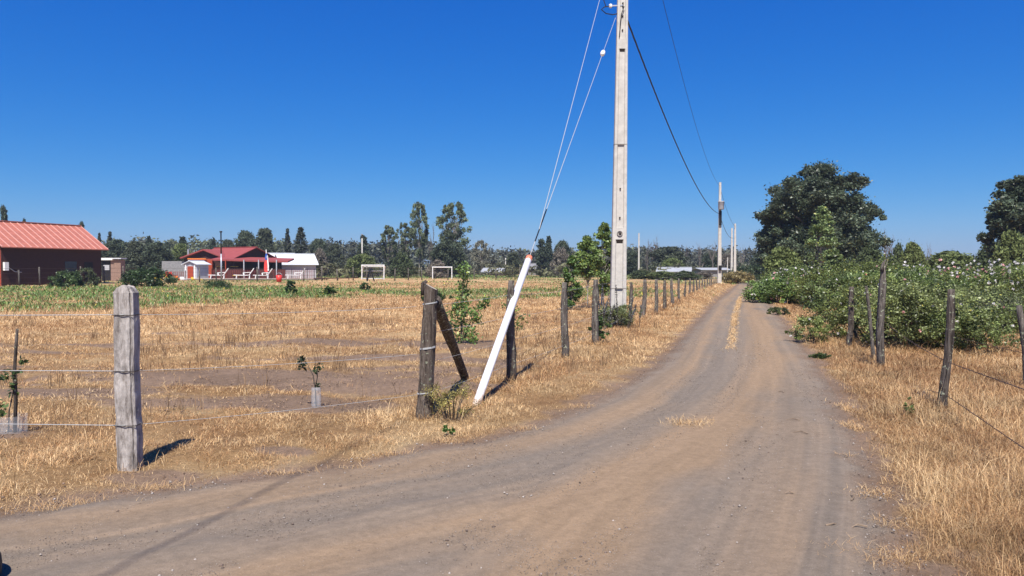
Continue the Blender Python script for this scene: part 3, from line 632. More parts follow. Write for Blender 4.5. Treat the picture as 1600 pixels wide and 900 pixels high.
# young poplars
def poplar(px, Y, top, wpx, lab, seed, pale=True, per=60, rgb=(.17, .24, .07), base=.2, leaf=.11, nclump=70, rc=.22, name='poplar_tree'):
    x = X(px, Y); H = Z(top, Y); W = wpx/F*Y; z = gzf(x, Y)
    cm, tm = tree_meshes('poplar', H-z, W, env='poplar', base=base, nclump=nclump, per=per, leaf=leaf, rgb=rgb, rc=rc*1.35, seed=seed, bark=M_pale if pale else M_bark, trunk=.008, mat=M_leaf, cvar=.35, yel=.05, long=1.15, twigs=1)
    t = thing(name, lab, 'tree', (x, Y, z)); link('crown', cm, None, t); link('trunk', tm, None, t)
poplar(1284, 38, 318, 50, 'slim young pale green tree standing before the huge dark tree', 31, rgb=(.18, .24, .09), leaf=.1, nclump=75, per=70)
poplar(944, 30, 343, 40, 'tall young leafy tree half hidden by the left side of the big concrete pole', 32, leaf=.085, per=110, nclump=80, base=.12)
poplar(918, 28, 366, 44, 'young leafy tree with slim pale trunk left of the big concrete pole', 33, leaf=.08, per=100, base=.4, nclump=60)
poplar(893, 27, 396, 30, 'short dense leafy sapling behind the fence, left of two taller saplings', 34, leaf=.075, per=90, base=.02, rgb=(.11, .18, .05), nclump=60)
poplar(1302, 33, 384, 40, 'small leafy bush at the foot of the slim pale green tree', 35, rgb=(.14, .18, .065), base=.02)
# ------------------------------------------------------------------ thicket of roses and brambles on the right
def bush(name, px, Y, H, W, lab, seed, rgb=(.06, .09, .028), leaf=.05, nclump=90, per=90, rc=.2, fl=0, frgb=((.85, .8, .76), (.8, .45, .42)), fs=.035, D=1.0, mat=None, base=.0, cat='bush', stems=12, env='dome', xy=None, ragged=.0, canes=0):
    if name in ('bramble', 'rose_bush') and px > 1290: H *= .93
    x, y = xy if xy else (X(px, Y), Y); z = gzf(x, y); rg = np.random.default_rng(seed); rr = random.Random(seed)
    rgb = np.array(rgb)*(.82+.34*rr.random())*np.array((1+.16*(rr.random()-.5), 1, 1-.3*rr.random()))
    t = thing(name, lab, cat, (x, y, z))
    hh = rg.random(nclump)**.8; a = rg.random(nclump)*2*PI; q = .35+.65*rg.random(nclump)**.5
    rad = ENV[env](hh)*W/2*(1+.2*np.sin(a*2+seed)+.15*np.sin(a*5+seed))
    cen = np.stack([np.cos(a)*rad*q, np.sin(a)*rad*q*D, H*(base+.05+hh*(.76-base)*(1+.12*np.sin(a*3+seed)))], 1)
    if ragged:
        m = int(nclump*ragged); d = rg.normal(0, 1, (m, 3)); cen[:m] *= 1+.22*rg.random((m, 1))
    cen[:, 2] = np.minimum(cen[:, 2], H*.84*(.93+.1*rg.random(nclump)))
    cr = W*rc*.5*(.5+.8*rg.random(nclump))
    cane = []
    for i in range(canes):
        a0 = rg.random()*2*PI; L = (.35+.5*rg.random())*min(W/2, H)*1.1; p0 = np.array((math.cos(a0)*W*.36, math.sin(a0)*W*.36*D, H*(.3+.42*rg.random())))
        for q in np.linspace(0, 1, 9): cane.append(p0+np.array((math.cos(a0)*L*q*.7, math.sin(a0)*L*q*.7, L*(.75*q-.85*q*q*rg.uniform(.6, 1.3)))))
    if canes: cane = np.array(cane); cane[:, 2] = np.maximum(cane[:, 2], .05); cen = np.concatenate([cen, cane]); cr = np.concatenate([cr, np.full(len(cane), leaf*1.5)])
    V, Q, col = leaves(cen[:nclump], cr[:nclump], int(per*1.5), leaf*.8, rgb, rg, .8, .6, .45, .015, long=1.25)
    if canes:
        V2, Q2, c2 = leaves(cen[nclump:], cr[nclump:], 14, leaf*.85, np.array(rgb)*1.15, rg, .9, .4, .4, .02, long=1.25); Q = np.concatenate([Q, Q2+len(V)]); V = np.concatenate([V, V2]); col = np.concatenate([col, c2])
    V[:, 2] = np.maximum(V[:, 2], .01)
    me = mesh_np('leaves', V, Q, col); me.materials.append(mat or M_leaf); link('leaves', me, None, t)
    b = MB()
    for i in range(stems):
        c = cen[rr.randrange(nclump)]; b.tube([(c[0]*.25, c[1]*.25, -.05), (c[0]*.6, c[1]*.6, c[2]*.6), tuple(c), (c[0]*1.12, c[1]*1.12, c[2]*1.05)], [.014*H, .009*H, .005*H, .003*H], 5, False)
    b.obj('stems', M_bark, t)
    if fl:
        k = rg.integers(0, nclump, fl); d = rg.normal(0, 1, (fl, 3)); d[:, 1] -= .7; d[:, 2] += .4; d /= np.linalg.norm(d, axis=1)[:, None]
        c = cen[k]+d*cr[k][:, None]*1.02
        V, Q, col = leaves(c, fs*.5, 7, fs*1.3, (1, 1, 1), rg, 1, 0, .12, long=1.0)
        fc = np.array(frgb)[(rg.random(fl) < .22).astype(int)]; col = np.repeat(fc, 28, 0)*np.minimum(col, 1)
        me = mesh_np('blossoms', V, Q, col); me.materials.append(M_flower); link('blossoms', me, None, t)
    return t
BR = (.165, .205, .075)
bush('rose_bush', 1372, 16.3, 1.68, 1.9, 'wild rose bush with pink-white blooms right behind the thick crooked fence post', 1, fl=26, nclump=120, per=110, rgb=BR, leaf=.045, ragged=.3, stems=26, canes=26)
bush('rose_bush', 1432, 14.6, 1.42, 2.1, 'wild rose bush with scattered blooms between crooked post and slim leaning post', 2, fl=34, nclump=130, per=110, rgb=BR, leaf=.045, ragged=.3, stems=26, canes=26)
bush('rose_bush', 1505, 14.0, .9, 1.4, 'low rose bush arching to the right over dry grass beyond the slim post', 3, fl=8, nclump=80, per=90, rgb=BR, leaf=.045, ragged=.4, stems=18, canes=22)
bush('rose_bush', 1328, 20.5, 1.65, 2.1, 'wild rose bush with red-pink blooms behind the thin grey posts', 4, fl=30, nclump=110, per=100, rgb=BR, leaf=.055, frgb=((.85, .8, .76), (.75, .25, .2)), ragged=.3, canes=24)
bush('rose_bush', 1268, 15.6, .62, .85, 'small low rose bush in dry grass at the road edge', 6, fl=7, nclump=50, per=70, rgb=BR, leaf=.035, ragged=.4)
bush('bramble', 1402, 21, 1.75, 3.6, 'bramble mass behind the crooked post, in the middle of the thicket', 7, fl=60, nclump=170, per=100, rgb=(.145, .185, .065), leaf=.06, rc=.16, canes=30)
bush('bramble', 1478, 20, 1.35, 3.9, 'bramble mass in the thicket behind the slim leaning post', 8, fl=40, nclump=170, per=100, rgb=(.14, .18, .065), leaf=.06, rc=.16, canes=30)
bush('grey_shrub', 1530, 18.6, .98, 2.6, 'dull grey-green twiggy shrub low in the thicket near the right edge', 9, nclump=90, per=120, rgb=(.14, .145, .10), leaf=.035, mat=M_dull)
bush('bramble', 1592, 17.8, .75, 1.8, 'low green bramble at the right edge behind the split post', 10, fl=14, nclump=90, per=100, rgb=BR, leaf=.05)
bush('bramble', 1420, 31, 1.85, 5.5, 'distant bramble topped with white blossom, left of the far flowering row', 11, fl=170, nclump=150, per=100, rgb=(.14, .18, .065), leaf=.09, fs=.075, rc=.16, canes=24)
bush('bramble', 1505, 31, 1.75, 5.5, 'distant bramble topped with white blossom, middle of the far flowering row', 12, fl=220, nclump=150, per=100, rgb=(.14, .18, .065), leaf=.09, fs=.075, rc=.16, canes=24)
bush('bramble', 1590, 30, 1.8, 5.5, 'distant bramble topped with white blossom, right end of the far flowering row', 13, fl=220, nclump=150, per=100, rgb=(.14, .18, .065), leaf=.09, fs=.075, rc=.16, canes=24)
bush('bramble', 1250, 33.5, 1.85, 3.0, 'rounded bramble with many white flowers beside the road, largest on the bend', 14, fl=150, nclump=140, per=110, rgb=(.15, .20, .075), leaf=.08, fs=.065, canes=24)
bush('bramble', 1222, 33, 1.25, 2.6, 'low bramble with white flowers reaching the road edge', 15, fl=60, nclump=100, per=100, rgb=(.145, .195, .07), leaf=.08, fs=.065, canes=24)
bush('bramble', 1306, 33, 1.75, 2.8, 'leafy bramble around the dark stump post on the right of the road', 16, fl=40, nclump=100, per=100, rgb=(.14, .18, .065), leaf=.065)
bush('bramble', 1335, 29, 2.15, 5.0, 'tall bramble below the huge tree behind the thin grey posts', 17, fl=40, nclump=140, per=100, rgb=(.13, .165, .06), leaf=.085, rc=.18)
bush('bramble', 1176, 96, 1.9, 7, 'leafy bush closing off the far end of the road', 18, nclump=90, per=80, rgb=(.05, .075, .03), leaf=.2)
bush('hedge_bush', 1152, 74, 1.2, 3.2, 'pale dry grassy bush at the left of the far road end', 19, nclump=80, per=80, rgb=(.24, .2, .10), leaf=.14)
bush('weed_clump', 1420, 10.0, .26, .12, 'small green weed in dry grass left of the slim leaning post', 20, nclump=12, per=22, rgb=(.15, .20, .075), leaf=.02, xy=G(1420, 652), rc=.4, stems=4, cat='weed', env='poplar')
bush('weed_clump', 1280, 13, .08, .38, 'flat green weed lying at the right edge of the road', 21, nclump=22, per=30, rgb=(.07, .11, .035), leaf=.03, xy=G(1284, 560), stems=5, cat='weed')
bush('weed_clump', 1272, 20, .3, .7, 'pale green weed clump at the right road edge further up', 22, nclump=30, per=50, rgb=(.13, .14, .06), leaf=.05, xy=G(1215, 492), stems=5, cat='weed')
# left side
bush('weed_clump', 702, 7.8, .42, .5, 'wispy green weeds growing between the bark-covered post and the white tube', 23, nclump=46, per=40, rgb=(.24, .22, .10), leaf=.016, rc=.3, xy=G(706, 655), stems=22, ragged=.5, cat='weed', env='column', mat=M_dull)
bush('weed_clump', 700, 7.3, .12, .16, 'small bright green weed on the verge below the wispy weeds', 24, nclump=12, per=40, rgb=(.09, .16, .04), leaf=.02, xy=G(700, 682), stems=4, cat='weed')
bush('pole_weeds', 962, 19.6, .62, .9, 'grey-green flowering weeds crowding the foot of the big concrete pole', 25, fl=0, nclump=70, per=70, rgb=(.17, .21, .12), leaf=.035, xy=(X(965, 19.2), 19.2), stems=30, canes=20, ragged=.4, cat='weed', env='dome')
bush('pole_weeds', 940, 17, .6, .45, 'small green weed at the post beside the big concrete pole', 26, nclump=26, per=60, rgb=(.07, .11, .035), leaf=.04, xy=G(938, 540), stems=8, cat='weed')
bush('garden_bush', 228, 60, 1.5, 3.6, 'dark leafy bush in front of the playground behind the pale square post', 27, nclump=80, per=80, rgb=(.05, .085, .04), leaf=.14)
bush('garden_bush', 105, 58, 1.3, 2.6, 'leafy bush growing in front of the red shed wall', 28, nclump=60, per=80, rgb=(.085, .12, .05), leaf=.12)
bush('garden_bush', 135, 60, 1.7, 1.9, 'taller wispy plant at the right corner of the red shed wall', 29, nclump=40, per=50, rgb=(.09, .105, .06), leaf=.1, ragged=.5)
for k, (px, py, w, h, lab) in enumerate(((680, 472, 1.2, .5, 'dark green weed clump in the field just left of the bark-covered post'), (340, 452, 2.6, .6, 'green weeds in the field below the steel mast'), (455, 462, .8, .9, 'upright dark green weed in the field below the loungers'), (570, 455, .7, .6, 'dark green weed in the field below the netted goal'), (515, 462, .8, .6, 'green weed in the field right of the loungers'))):
    bush('weed_clump', px, 0, h, w, lab, 40+k, nclump=34, per=50, rgb=(.055, .095, .03), leaf=.08, xy=G(px, py), stems=5, cat='weed')

# ------------------------------------------------------------------ wooden posts and wires
def ground_at(px, py):
    x, y = G(px, py); return x, y, gzf(x, y)
def post(parent, base, top, r0, r1, mat, seed, n=12, kinks=0, tipped=0, noise=.12, lab=None, name='post'):
    rr = random.Random(seed); b = Vector(base); t = Vector(top); k = 11; pts = []; rad = []
    for i in range(k):
        f = i/(k-1); p = b.lerp(t, f)+Vector((math.sin(f*5+seed)*kinks, math.cos(f*4+seed)*kinks, 0))*(1 if 0 < i else 0)
        if i == 0: p.z -= .12
        pts.append(p); rad.append((r0+(r1-r0)*f)*(1+rr.uniform(-.06, .06)))
    if tipped: rad[-1] *= tipped; rad[-2] *= (1+tipped)/2
    m = MB(); m.tube(pts, rad, n, True, noise, rr)
    return m.obj(name, mat, parent, True, label=lab)
def sag(a, b, s, n=12):
    a = Vector(a); b = Vector(b); return [a.lerp(b, i/n)-Vector((0, 0, s*4*(i/n)*(1-i/n))) for i in range(n+1)]
def wire(parent, pts, r, mat, name='wire', n=5, lab=None):
    m = MB(); m.tube(pts, r, n, False); return m.obj(name, mat, parent, True, label=lab)
def ring(m, c, r, t, n=18, turns=1, tilt=0, sq=0):
    pts = []
    for i in range(int(n*turns)+1):
        a = 2*PI*i/n; pts.append((c[0]+r*math.cos(a), c[1]+r*math.sin(a), c[2]+tilt*math.cos(a)+.006*i/n))
    m.tube(pts, t, 5, False)

# near field fence: the squared pale post and its three plain wires
ff = thing('wire_fence', 'front field fence of plain wires tied to one squared pale grey post', 'fence')
bx, by, bz = ground_at(203, 736)
rr = random.Random(4); m = MB()
secs = []; n = 20; Hs = Z(447, by)-bz
for i in range(31):
    f = i/30; z = bz-.1+(Hs+.1)*f; w = .078-.003*f+rr.uniform(-.0025, .0025); d = .06
    cut = max(0, (f-.965)/.035); w -= cut*.022; d -= cut*.012
    xo = (X(203-3*f, by)-X(203, by))+.004*math.sin(f*9)
    ringp = []
    for (qx, qy) in ((-1, -.75), (-.8, -1), (-.4, -1.03), (0, -.98), (.4, -1.02), (.66, -1), (.74, -.72), (.80, -.95), (1, -.8), (1.02, 0), (1, .8), (.8, 1), (0, 1), (-.8, 1), (-1, .75), (-1.03, 0)):
        ringp.append((bx+xo+qx*w+rr.uniform(-.002, .002), by+qy*d+rr.uniform(-.002, .002), z+(.012*math.sin(qx*3+1) if i == 30 else 0)))
    secs.append(ringp)
k = 16
for rp in secs: m.v += rp
for i in range(30):
    for j in range(k): m.f.append((i*k+j, i*k+(j+1) % k, (i+1)*k+(j+1) % k, (i+1)*k+j))
m.f.append(tuple(30*k+j for j in range(k))); m.f.append(tuple(range(k))[::-1])
m.obj('post', M_greywood, ff, False, label='squared pale grey weathered post with chipped edges')
posts2 = {}
cx, cy, cz = ground_at(662, 650)
zt = Z(447, cy)
for zz_, pl, pr in ((Z(491, by), 491, 479), (Z(578, by), 577, 553), (Z(662, by), 664, 616)):
    wire(ff, sag((-12.5, by+.9, zz_+.01), (bx, by-.063, zz_), .03), .003, M_wire)
    wire(ff, sag((bx, by-.063, zz_), (cx-.07, cy-.03, Z(pr, cy)), .02), .002, M_wire)
    t_ = MB(); t_.tube([(bx-.082, by+.03, zz_+.004), (bx-.085, by-.064, zz_-.002), (bx, by-.069, zz_-.004), (bx+.075, by-.066, zz_-.004), (bx+.087, by+.03, zz_)], .0035, 5, False)
    t_.obj('wire_tie', M_hole, ff)
post(ff, (-12.5, by+.9, gzf(-12.5, by+.9)), (-12.45, by+.9, 1.35), .08, .07, M_old, 3)

# roadside fence
rf = thing('wire_fence', 'long row of rough wooden posts with wire lining the left side of the dirt road', 'fence')
topc = P(673, 448, cy+.0)
m = MB(); rr = random.Random(9)
# thick bark post with a slanted cut top
k = 14; base = Vector((cx, cy, cz-.1)); top = Vector(topc)
for i in range(16):
    f = i/15; p = base.lerp(top, f); r = .088-.018*f
    for j in range(k):
        a = 2*PI*j/k; q = r*(1+.10*math.sin(j*2.3)+rr.uniform(-.05, .05)+.06*math.sin(f*12+j))
        zz_ = p.z+(-.035*math.cos(a) if i == 15 else 0)
        m.v.append((p.x+math.cos(a)*q, p.y+math.sin(a)*q, zz_))
for i in range(15):
    for j in range(k): m.f.append((i*k+j, i*k+(j+1) % k, (i+1)*k+(j+1) % k, (i+1)*k+j))
bp = m.obj('post', M_bark_post, rf, True, label='thick bark-covered post with slanted sawn top and wire wraps')
m = MB(); m.poly([(v[0], v[1], v[2]+.002) for v in [ (top.x+math.cos(2*PI*j/k)*.064, top.y+math.sin(2*PI*j/k)*.064, top.z-.035*math.cos(2*PI*j/k)) for j in range(k)]]); m.obj('cut_face', M_cut, bp)
m = MB(); m.tube([(top.x-.075, top.y+.0, top.z-.09), (top.x-.078, top.y+.01, top.z+.03), (top.x-.05, top.y+.03, top.z+.055)], [.03, .028, .018], 8, True, .2, rr); m.obj('stub', M_bark_post, bp, True)
for py, tn in ((475, 2.5), (545, 3.2), (614, 2)):
    z = Z(py, cy); f = (z-base.z)/(top.z-base.z); p = base.lerp(top, f); m = MB(); ring(m, (p.x, p.y, z), .089-.017*f, .004, 18, tn, .01); m.obj('wire_wrap', M_wire, bp)
post(rf, (*G(730, 592), -.05), (P(681, 470, cy+.12)), .055, .06, M_dark_post, 12, lab='dark diagonal brace leaning against the bark-covered post', name='brace')
RP = [(797, 600, 437, 799, .06), (883, 560, 440, 881, .062), (931, 543, 436, 930, .063), (985, 505, 440, 986, .055), (1005, 498, 436, 1008, .065), (1025, 491, 435, 1026, .06), (1038, 487, 437, 1039, .06), (1051, 480, 434, 1049, .055), (1061, 475, 434, 1060, .055), (1070, 471, 437, 1071, .05), (1077, 468, 434, 1078, .05), (1083, 466, 437, 1084, .05), (1089, 463, 434, 1088, .05), (1093, 461, 436, 1093, .045), (1097, 460, 434, 1098, .05), (1101, 458, 436, 1101, .045), (1105, 457, 434, 1105, .045), (1109, 455, 435, 1109, .045), (1112, 454, 434, 1112, .045), (1115, 453, 435, 1116, .045), (1119, 452, 433, 1119, .045)]
tops = [(cx, cy, 0)]
for i, (px, pb, pt, pxt, r) in enumerate(RP):
    x, y = G(px, pb); tops.append((x, y, gzf(x, y)))
    post(rf, (x, y, gzf(x, y)), P(pxt, pt+1, y), r*1.08, r*.85, (M_dark_post, M_old, M_old)[i % 3] if i else M_dark_post, 20+i, 9, .012, .75, .14, lab='dark charred-looking post with lichen behind the white tube' if i == 0 else None)
for zz_ in (.22, .55, .86, 1.15):
    pts = []
    for a, b in zip(tops[:-1], tops[1:]):
        s = sag((a[0]-.03, a[1]-.05, a[2]+zz_), (b[0]-.03, b[1]-.05, b[2]+zz_), .012, 4); pts += s[:-1]
    wire(rf, pts, .002, M_wire)

# right-hand fence
rt_f = thing('barbed_wire_fence', 'crooked grey wooden posts with rusty barbed wire on the right of the road', 'fence')
RQ = [(1376, 572, 412, 1379, .056, .05, M_old, 'thick crooked post with split pointed top'), (1367, 560, 447, 1353, .03, .027, M_old, 'thin leaning post beside the thick crooked one'),
      (1337, 530, 455, 1338, .045, .04, M_old, None), (1326, 542, 448, 1332, .05, .045, M_dark_post, None), (1273, 476, 442, 1272, .06, .055, M_old, None), (1283, 480, 420, 1284, .13, .07, M_dark_post, 'dark knotted stump-like post overgrown by bramble'),
      (1289, 474, 437, 1291, .05, .05, M_old, None), (1262, 470, 438, 1263, .055, .05, M_old, None), (1475, 643, 452, 1487, .046, .04, M_dark_post, 'slim dark post leaning to the right'), (1606, 600, 477, 1594, .048, .042, M_old, 'dark grey split post at the right edge')]
rpos = []
for i, (px, pb, pt, pxt, r0, r1, mt, lab) in enumerate(RQ):
    x, y = G(px, pb); rpos.append((x, y, gzf(x, y)))
    post(rt_f, (x, y, gzf(x, y)), P(pxt, pt, y), r0, r1, mt, 60+i, 12, .02 if r0 > .04 else .01, .45 if i == 0 else .8, .16, lab=lab)
x0, y0 = rpos[0][:2]; o = MB(); rr = random.Random(3)
tt = P(1380, 412, y0); o.tube([(tt[0]-.02, y0, tt[2]-.12), (tt[0]+.0, y0, tt[2]+.0), (tt[0]+.045, y0, tt[2]+.07)], [.036, .026, .006], 7, True, .2, rr); o.tube([(tt[0]+.03, y0, tt[2]-.1), (tt[0]+.07, y0, tt[2]+.06)], [.015, .003], 5); o.obj('split_tip', M_old, rt_f, True)
def barbed(a, b, s):
    pts = sag(a, b, s, 20); m = MB(); m.tube(pts, .0036, 5, False); A_ = Vector(a); L = (Vector(b)-A_).length; kx = int(L/.12); r_ = random.Random(int(L*100))
    for i in range(1, kx):
        f = i/kx; p = A_.lerp(Vector(b), f)-Vector((0, 0, s*4*f*(1-f))); d = Vector((r_.uniform(-1, 1), r_.uniform(-1, 1), r_.uniform(-1, 1))).normalized()*.016
        m.tube([p-d, p+d], .0022, 4, False)
    m.obj('barbed_wire', M_rustwire, rt_f)
q8 = rpos[8]; q0 = rpos[0]; e = Vector((3.55, 5.3, 0))
dirn = (Vector((q8[0], q8[1], 0))-e)
e2 = e-dirn*.9; post(rt_f, (e2.x, e2.y, 0), (e2.x+.03, e2.y, 1.3), .055, .05, M_old, 91)
barbed((q0[0], q0[1]-.06, Z(580, q0[1])), (q8[0], q8[1]-.05, Z(617, q8[1])), .02); barbed((q8[0], q8[1]-.05, Z(617, q8[1])), (e2.x, e2.y, .42), .0)
barbed((q0[0], q0[1]-.06, .72), (q8[0]+.02, q8[1]-.05, Z(566, q8[1])), .04); barbed((q8[0]+.02, q8[1]-.05, Z(566, q8[1])), (e2.x, e2.y, .86), .0)
barbed((*G(1440, 545)[:2], .42), (rpos[9][0], rpos[9][1]-.06, Z(553, rpos[9][1])), .03)
barbed((rpos[9][0], rpos[9][1]-.06, Z(553, rpos[9][1])), (rpos[9][0]+3, rpos[9][1]-.3, .5), .03)

cps = [(bx, by), (cx, cy)]+[(a, b) for a, b, c in tops[1:14]]+[(a, b) for a, b, c in rpos]+[G(741, 636), (p_ := G(965, 510))]
xs_, ys_ = [], []
for (a, b) in cps:
    k = 130; an = rng.random(k)*2*PI; q = .07+abs(rng.normal(0, .09, k)); xs_.append(a+np.cos(an)*q); ys_.append(b+np.sin(an)*q)
xs_ = np.concatenate(xs_); ys_ = np.concatenate(ys_); r_ = np.hypot(xs_, ys_)
link('post_foot_grass', blades('post_foot_grass', xs_, ys_, .05+.14*rng.random(len(xs_))**1.5, .0026*np.maximum(1, r_/4.5), rng.uniform(.3, 1.3, len(xs_)), straw_rgb(xs_, ys_, rng.random(len(xs_))*.8+.1)*.95, M_grass), kind='stuff')
# ------------------------------------------------------------------ concrete poles
def conc_pole(px, py, top_z, wb, wt, lab, detail=False, lean=(0, 0), xy=None, yaw=0):
    x, y = xy if xy else G(px, py); z = gzf(x, y)
    t = thing('utility_pole', lab, 'utility pole', (x, y, z), yaw); m = MB(); H = top_z-z; ns = 40
    # H-shaped section: two flanges with a recessed web
    def sec(f):
        w = wb+(wt-wb)*f; d = w*.62; r = d*.16; fl = w*.22; q = w/2; zz_ = -.3+(H+.3)*f; ox, oy = lean[0]*f, lean[1]*f; ch = w*.04
        P_ = [(-q+ch, -d/2), (-q+fl, -d/2), (-q+fl+r*.6, -d/2+r), (q-fl-r*.6, -d/2+r), (q-fl, -d/2), (q-ch, -d/2), (q, -d/2+ch), (q, d/2-ch), (q-ch, d/2), (q-fl, d/2), (q-fl-r*.6, d/2-r), (-q+fl+r*.6, d/2-r), (-q+fl, d/2), (-q+ch, d/2), (-q, d/2-ch), (-q, -d/2+ch)]
        return [(a+ox, b+oy, zz_) for a, b in P_]
    k = 16
    for i in range(ns+1): m.v += sec(i/ns)
    for i in range(ns):
        for j in range(k): m.f.append((i*k+j, i*k+(j+1) % k, (i+1)*k+(j+1) % k, (i+1)*k+j))
    m.f.append(tuple(ns*k+j for j in range(k))); m.obj('pole_body', M_conc, t)
    def at(zz_, dy): f = (zz_+.3)/(H+.3); return lean[0]*f, lean[1]*f-(wb+(wt-wb)*f)*.31+dy, wb+(wt-wb)*f
    if detail:
        for zz_, hh in ((Z(368, y), .30), (Z(72, y), .26)):
            ox, oy, w = at(zz_, 0); b = MB(); b.box(ox-w*.29, ox+w*.29, oy+.002, oy+.08, zz_-hh*.45, zz_+hh*.55); b.obj('cast_panel', M_conc, t)
            b = MB(); b.poly([(ox-w*.22, oy-.002, zz_-hh*.46), (ox+w*.22, oy-.002, zz_-hh*.46), (ox+w*.22, oy+.06, zz_-hh*.46-.16), (ox-w*.22, oy+.06, zz_-hh*.46-.16)], [(0, 1, 2, 3)]); b.obj('notch', M_hole, t)  # shade of the recess put into the dark colour of this face
        ox, oy, w = at(Z(368, y), 0); b = MB(); b.lathe([(0, .0), (.045, .0), (.06, .02), (.075, .02), (.075, -.02)]); me = b.mesh('socket', True); o = link('socket', me, M_conc_d, t); o.rotation_euler = (PI/2, 0, 0); o.location = (ox, oy-.002, Z(368, y)+.02)
        b = MB(); b.lathe([(0, 0), (.03, 0), (.03, .02), (0, .02)]); o = link('bolt', b.mesh('bolt', True), M_hole, t); o.rotation_euler = (PI/2, 0, 0); o.location = (ox+.01, oy-.012, Z(368, y)+.02)
        for pyq in (342, 297, 50, 28, 8, 13):
            ox, oy, w = at(Z(pyq, y), 0); b = MB(); b.lathe([(0, .03), (.02, .03), (.02, -.03), (0, -.03)]); o = link('bolt', b.mesh('bolt', True), M_hole, t); o.rotation_euler = (PI/2, 0, 0); o.location = (ox, oy+.03, Z(pyq, y))
        for pyq in (228, 452):
            ox, oy, w = at(Z(pyq, y), 0); b = MB(); b.box(ox-w*.51, ox+w*.51, oy-.004, oy+w*.64, Z(pyq, y)-.01, Z(pyq, y)+.01); b.obj('band', M_conc_d, t)
        # down-lead cable and eye bolt bracket
        zs = [Z(p, y) for p in (14, 26, 40, 62)]; b = MB(); b.tube([(at(zs[0], 0)[0]+.03, at(zs[0], -.03)[1], zs[0]), (at(zs[1], 0)[0]-.04, at(zs[1], -.03)[1], zs[1]), (at(zs[2], 0)[0]-.06, at(zs[2], -.02)[1], zs[2]), (at(zs[3], 0)[0]-.085, at(zs[3], -.02)[1], zs[3])], .012, 6, False); b.obj('cable_lead', M_black, t)
        z1 = Z(12, y); ox, oy, w = at(z1, 0); b = MB(); b.bar((ox-w/2-.2, oy+.03, z1), (ox, oy+.03, z1+.01), .03); b.obj('bracket', M_steel, t)
        b = MB(); b.lathe([(0, -.05), (.03, -.05), (.045, -.02), (.03, 0), (.045, .03), (.02, .05), (0, .05)], (ox-w/2-.18, oy+.03, z1)); b.obj('insulator', M_white, t, True)
        b = MB(); b.tube([(ox-w/2-.2, oy+.03, z1-.01), (ox-w/2-.34, oy+.02, z1-.03), (ox-w/2-.42, oy+.02, z1-.1), (ox-w/2-.3, oy+.02, z1-.2), (ox-w/2-.12, oy+.02, z1-.23), (ox-w/2+.02, oy+.02, z1-.2)], .014, 6, False); b.obj('cable_loop', M_black, t, True)
    return t, (x, y, z)
P1, (p1x, p1y, p1z) = conc_pole(965, 510, 10.6, .42, .235, 'large tapering concrete pole standing by the fence with weeds at its foot', True, lean=(.12, 0))
b = MB(); b.box(-.9, .9, -.06, .06, 9.95, 10.05); b.obj('crossarm', M_steel, P1)
P2, (p2x, p2y, p2z) = conc_pole(1124, 446, 8.9, .34, .18, 'second concrete pole up the road with a pale box near its top')
zb = Z(322, p2y)
b = MB(); b.lathe([(0, -.35), (.22, -.35), (.25, -.3), (.25, .28), (.27, .3), (.27, .36), (0, .38)], (.02, -.3, zb)); b.obj('transformer', M_greywall, P2, True)
b = MB(); b.box(-.11, .11, -.2, -.12, zb-1.7, zb-.45); b.obj('cable_bundle', M_black, P2)
b = MB(); b.box(-.12, .12, -.24, -.13, Z(419, p2y)-.22, Z(419, p2y)+.2); b.obj('meter_box', M_rubber, P2)
P3, (p3x, p3y, p3z) = conc_pole(1148, 440, Z(352, 87), .31, .16, 'right one of the far pair of pale concrete poles')
P4, (p4x, p4y, p4z) = conc_pole(1143, 437, Z(357, 98), .31, .16, 'left one of the far pair of pale concrete poles')
for px, py, tp, w, lab in ((998, 433, 364, .3, 'slim pale concrete pole standing alone in the far field'), (1136.5, 434, 402, .16, 'short thin post left of the far pair of concrete poles'), (1170, 427, 405, .25, 'tiny distant pole where the road ends'), (1175.5, 427, 412, .2, 'shorter tiny distant pole where the road ends')):
    x, y = G(px, py); conc_pole(px, py, Z(tp, y), w, w*.6, lab)
pb, (pbx, pby, pbz) = conc_pole(0, 0, 9.4, .42, .235, 'concrete pole behind the viewpoint that carries the overhead cable', xy=(-5.4, -15))
def cable(pts_a, pts_b, s, r, lab, twist=False, name='overhead_cable'):
    a = Vector(pts_a); b = Vector(pts_b); m = MB()
    if twist:
        n = 160
        for ph in (0, 2.1, 4.2):
            pts = []
            for i in range(n+1):
                f = i/n; p = a.lerp(b, f)-Vector((0, 0, s*4*f*(1-f))); d = (b-a).normalized(); u_ = d.cross(Vector((0, 0, 1))).normalized(); v_ = u_.cross(d); an = f*(b-a).length/1.1*2*PI/2+ph
                pts.append(p+(u_*math.cos(an)+v_*math.sin(an))*r*.8)
            m.tube(pts, r, 5, False)
    else: m.tube(sag(a, b, s, 40), r, 5, False)
    m.obj(name, M_black, None, True, label=lab, cat='cable')
cable((p1x+.2, p1y, Z(28, p1y)), (p2x-.12, p2y-.2, Z(334, p2y)), 1.1, .014, 'thick twisted black cable sagging from the big concrete pole to the second pole', True)
cable((p1x+.75, p1y, 10.1), (p2x, p2y, Z(291, p2y)), 1.15, .008, 'thin upper wire sagging towards the second concrete pole')
cable((p1x-.35, p1y-.1, Z(12, p1y)), (pbx, pby, 8.9), .55, .0065, 'twisted overhead cable running from the big pole back over the left verge', True)
cable((p2x, p2y, Z(336, p2y)), (p3x-.2, p3y, Z(372, p3y)), .6, .02, 'lower wire between the second pole and the far pair')
cable((p2x, p2y, Z(293, p2y)), (p3x, p3y, Z(354, p3y)), .5, .014, 'upper wire between the second pole and the far pair')
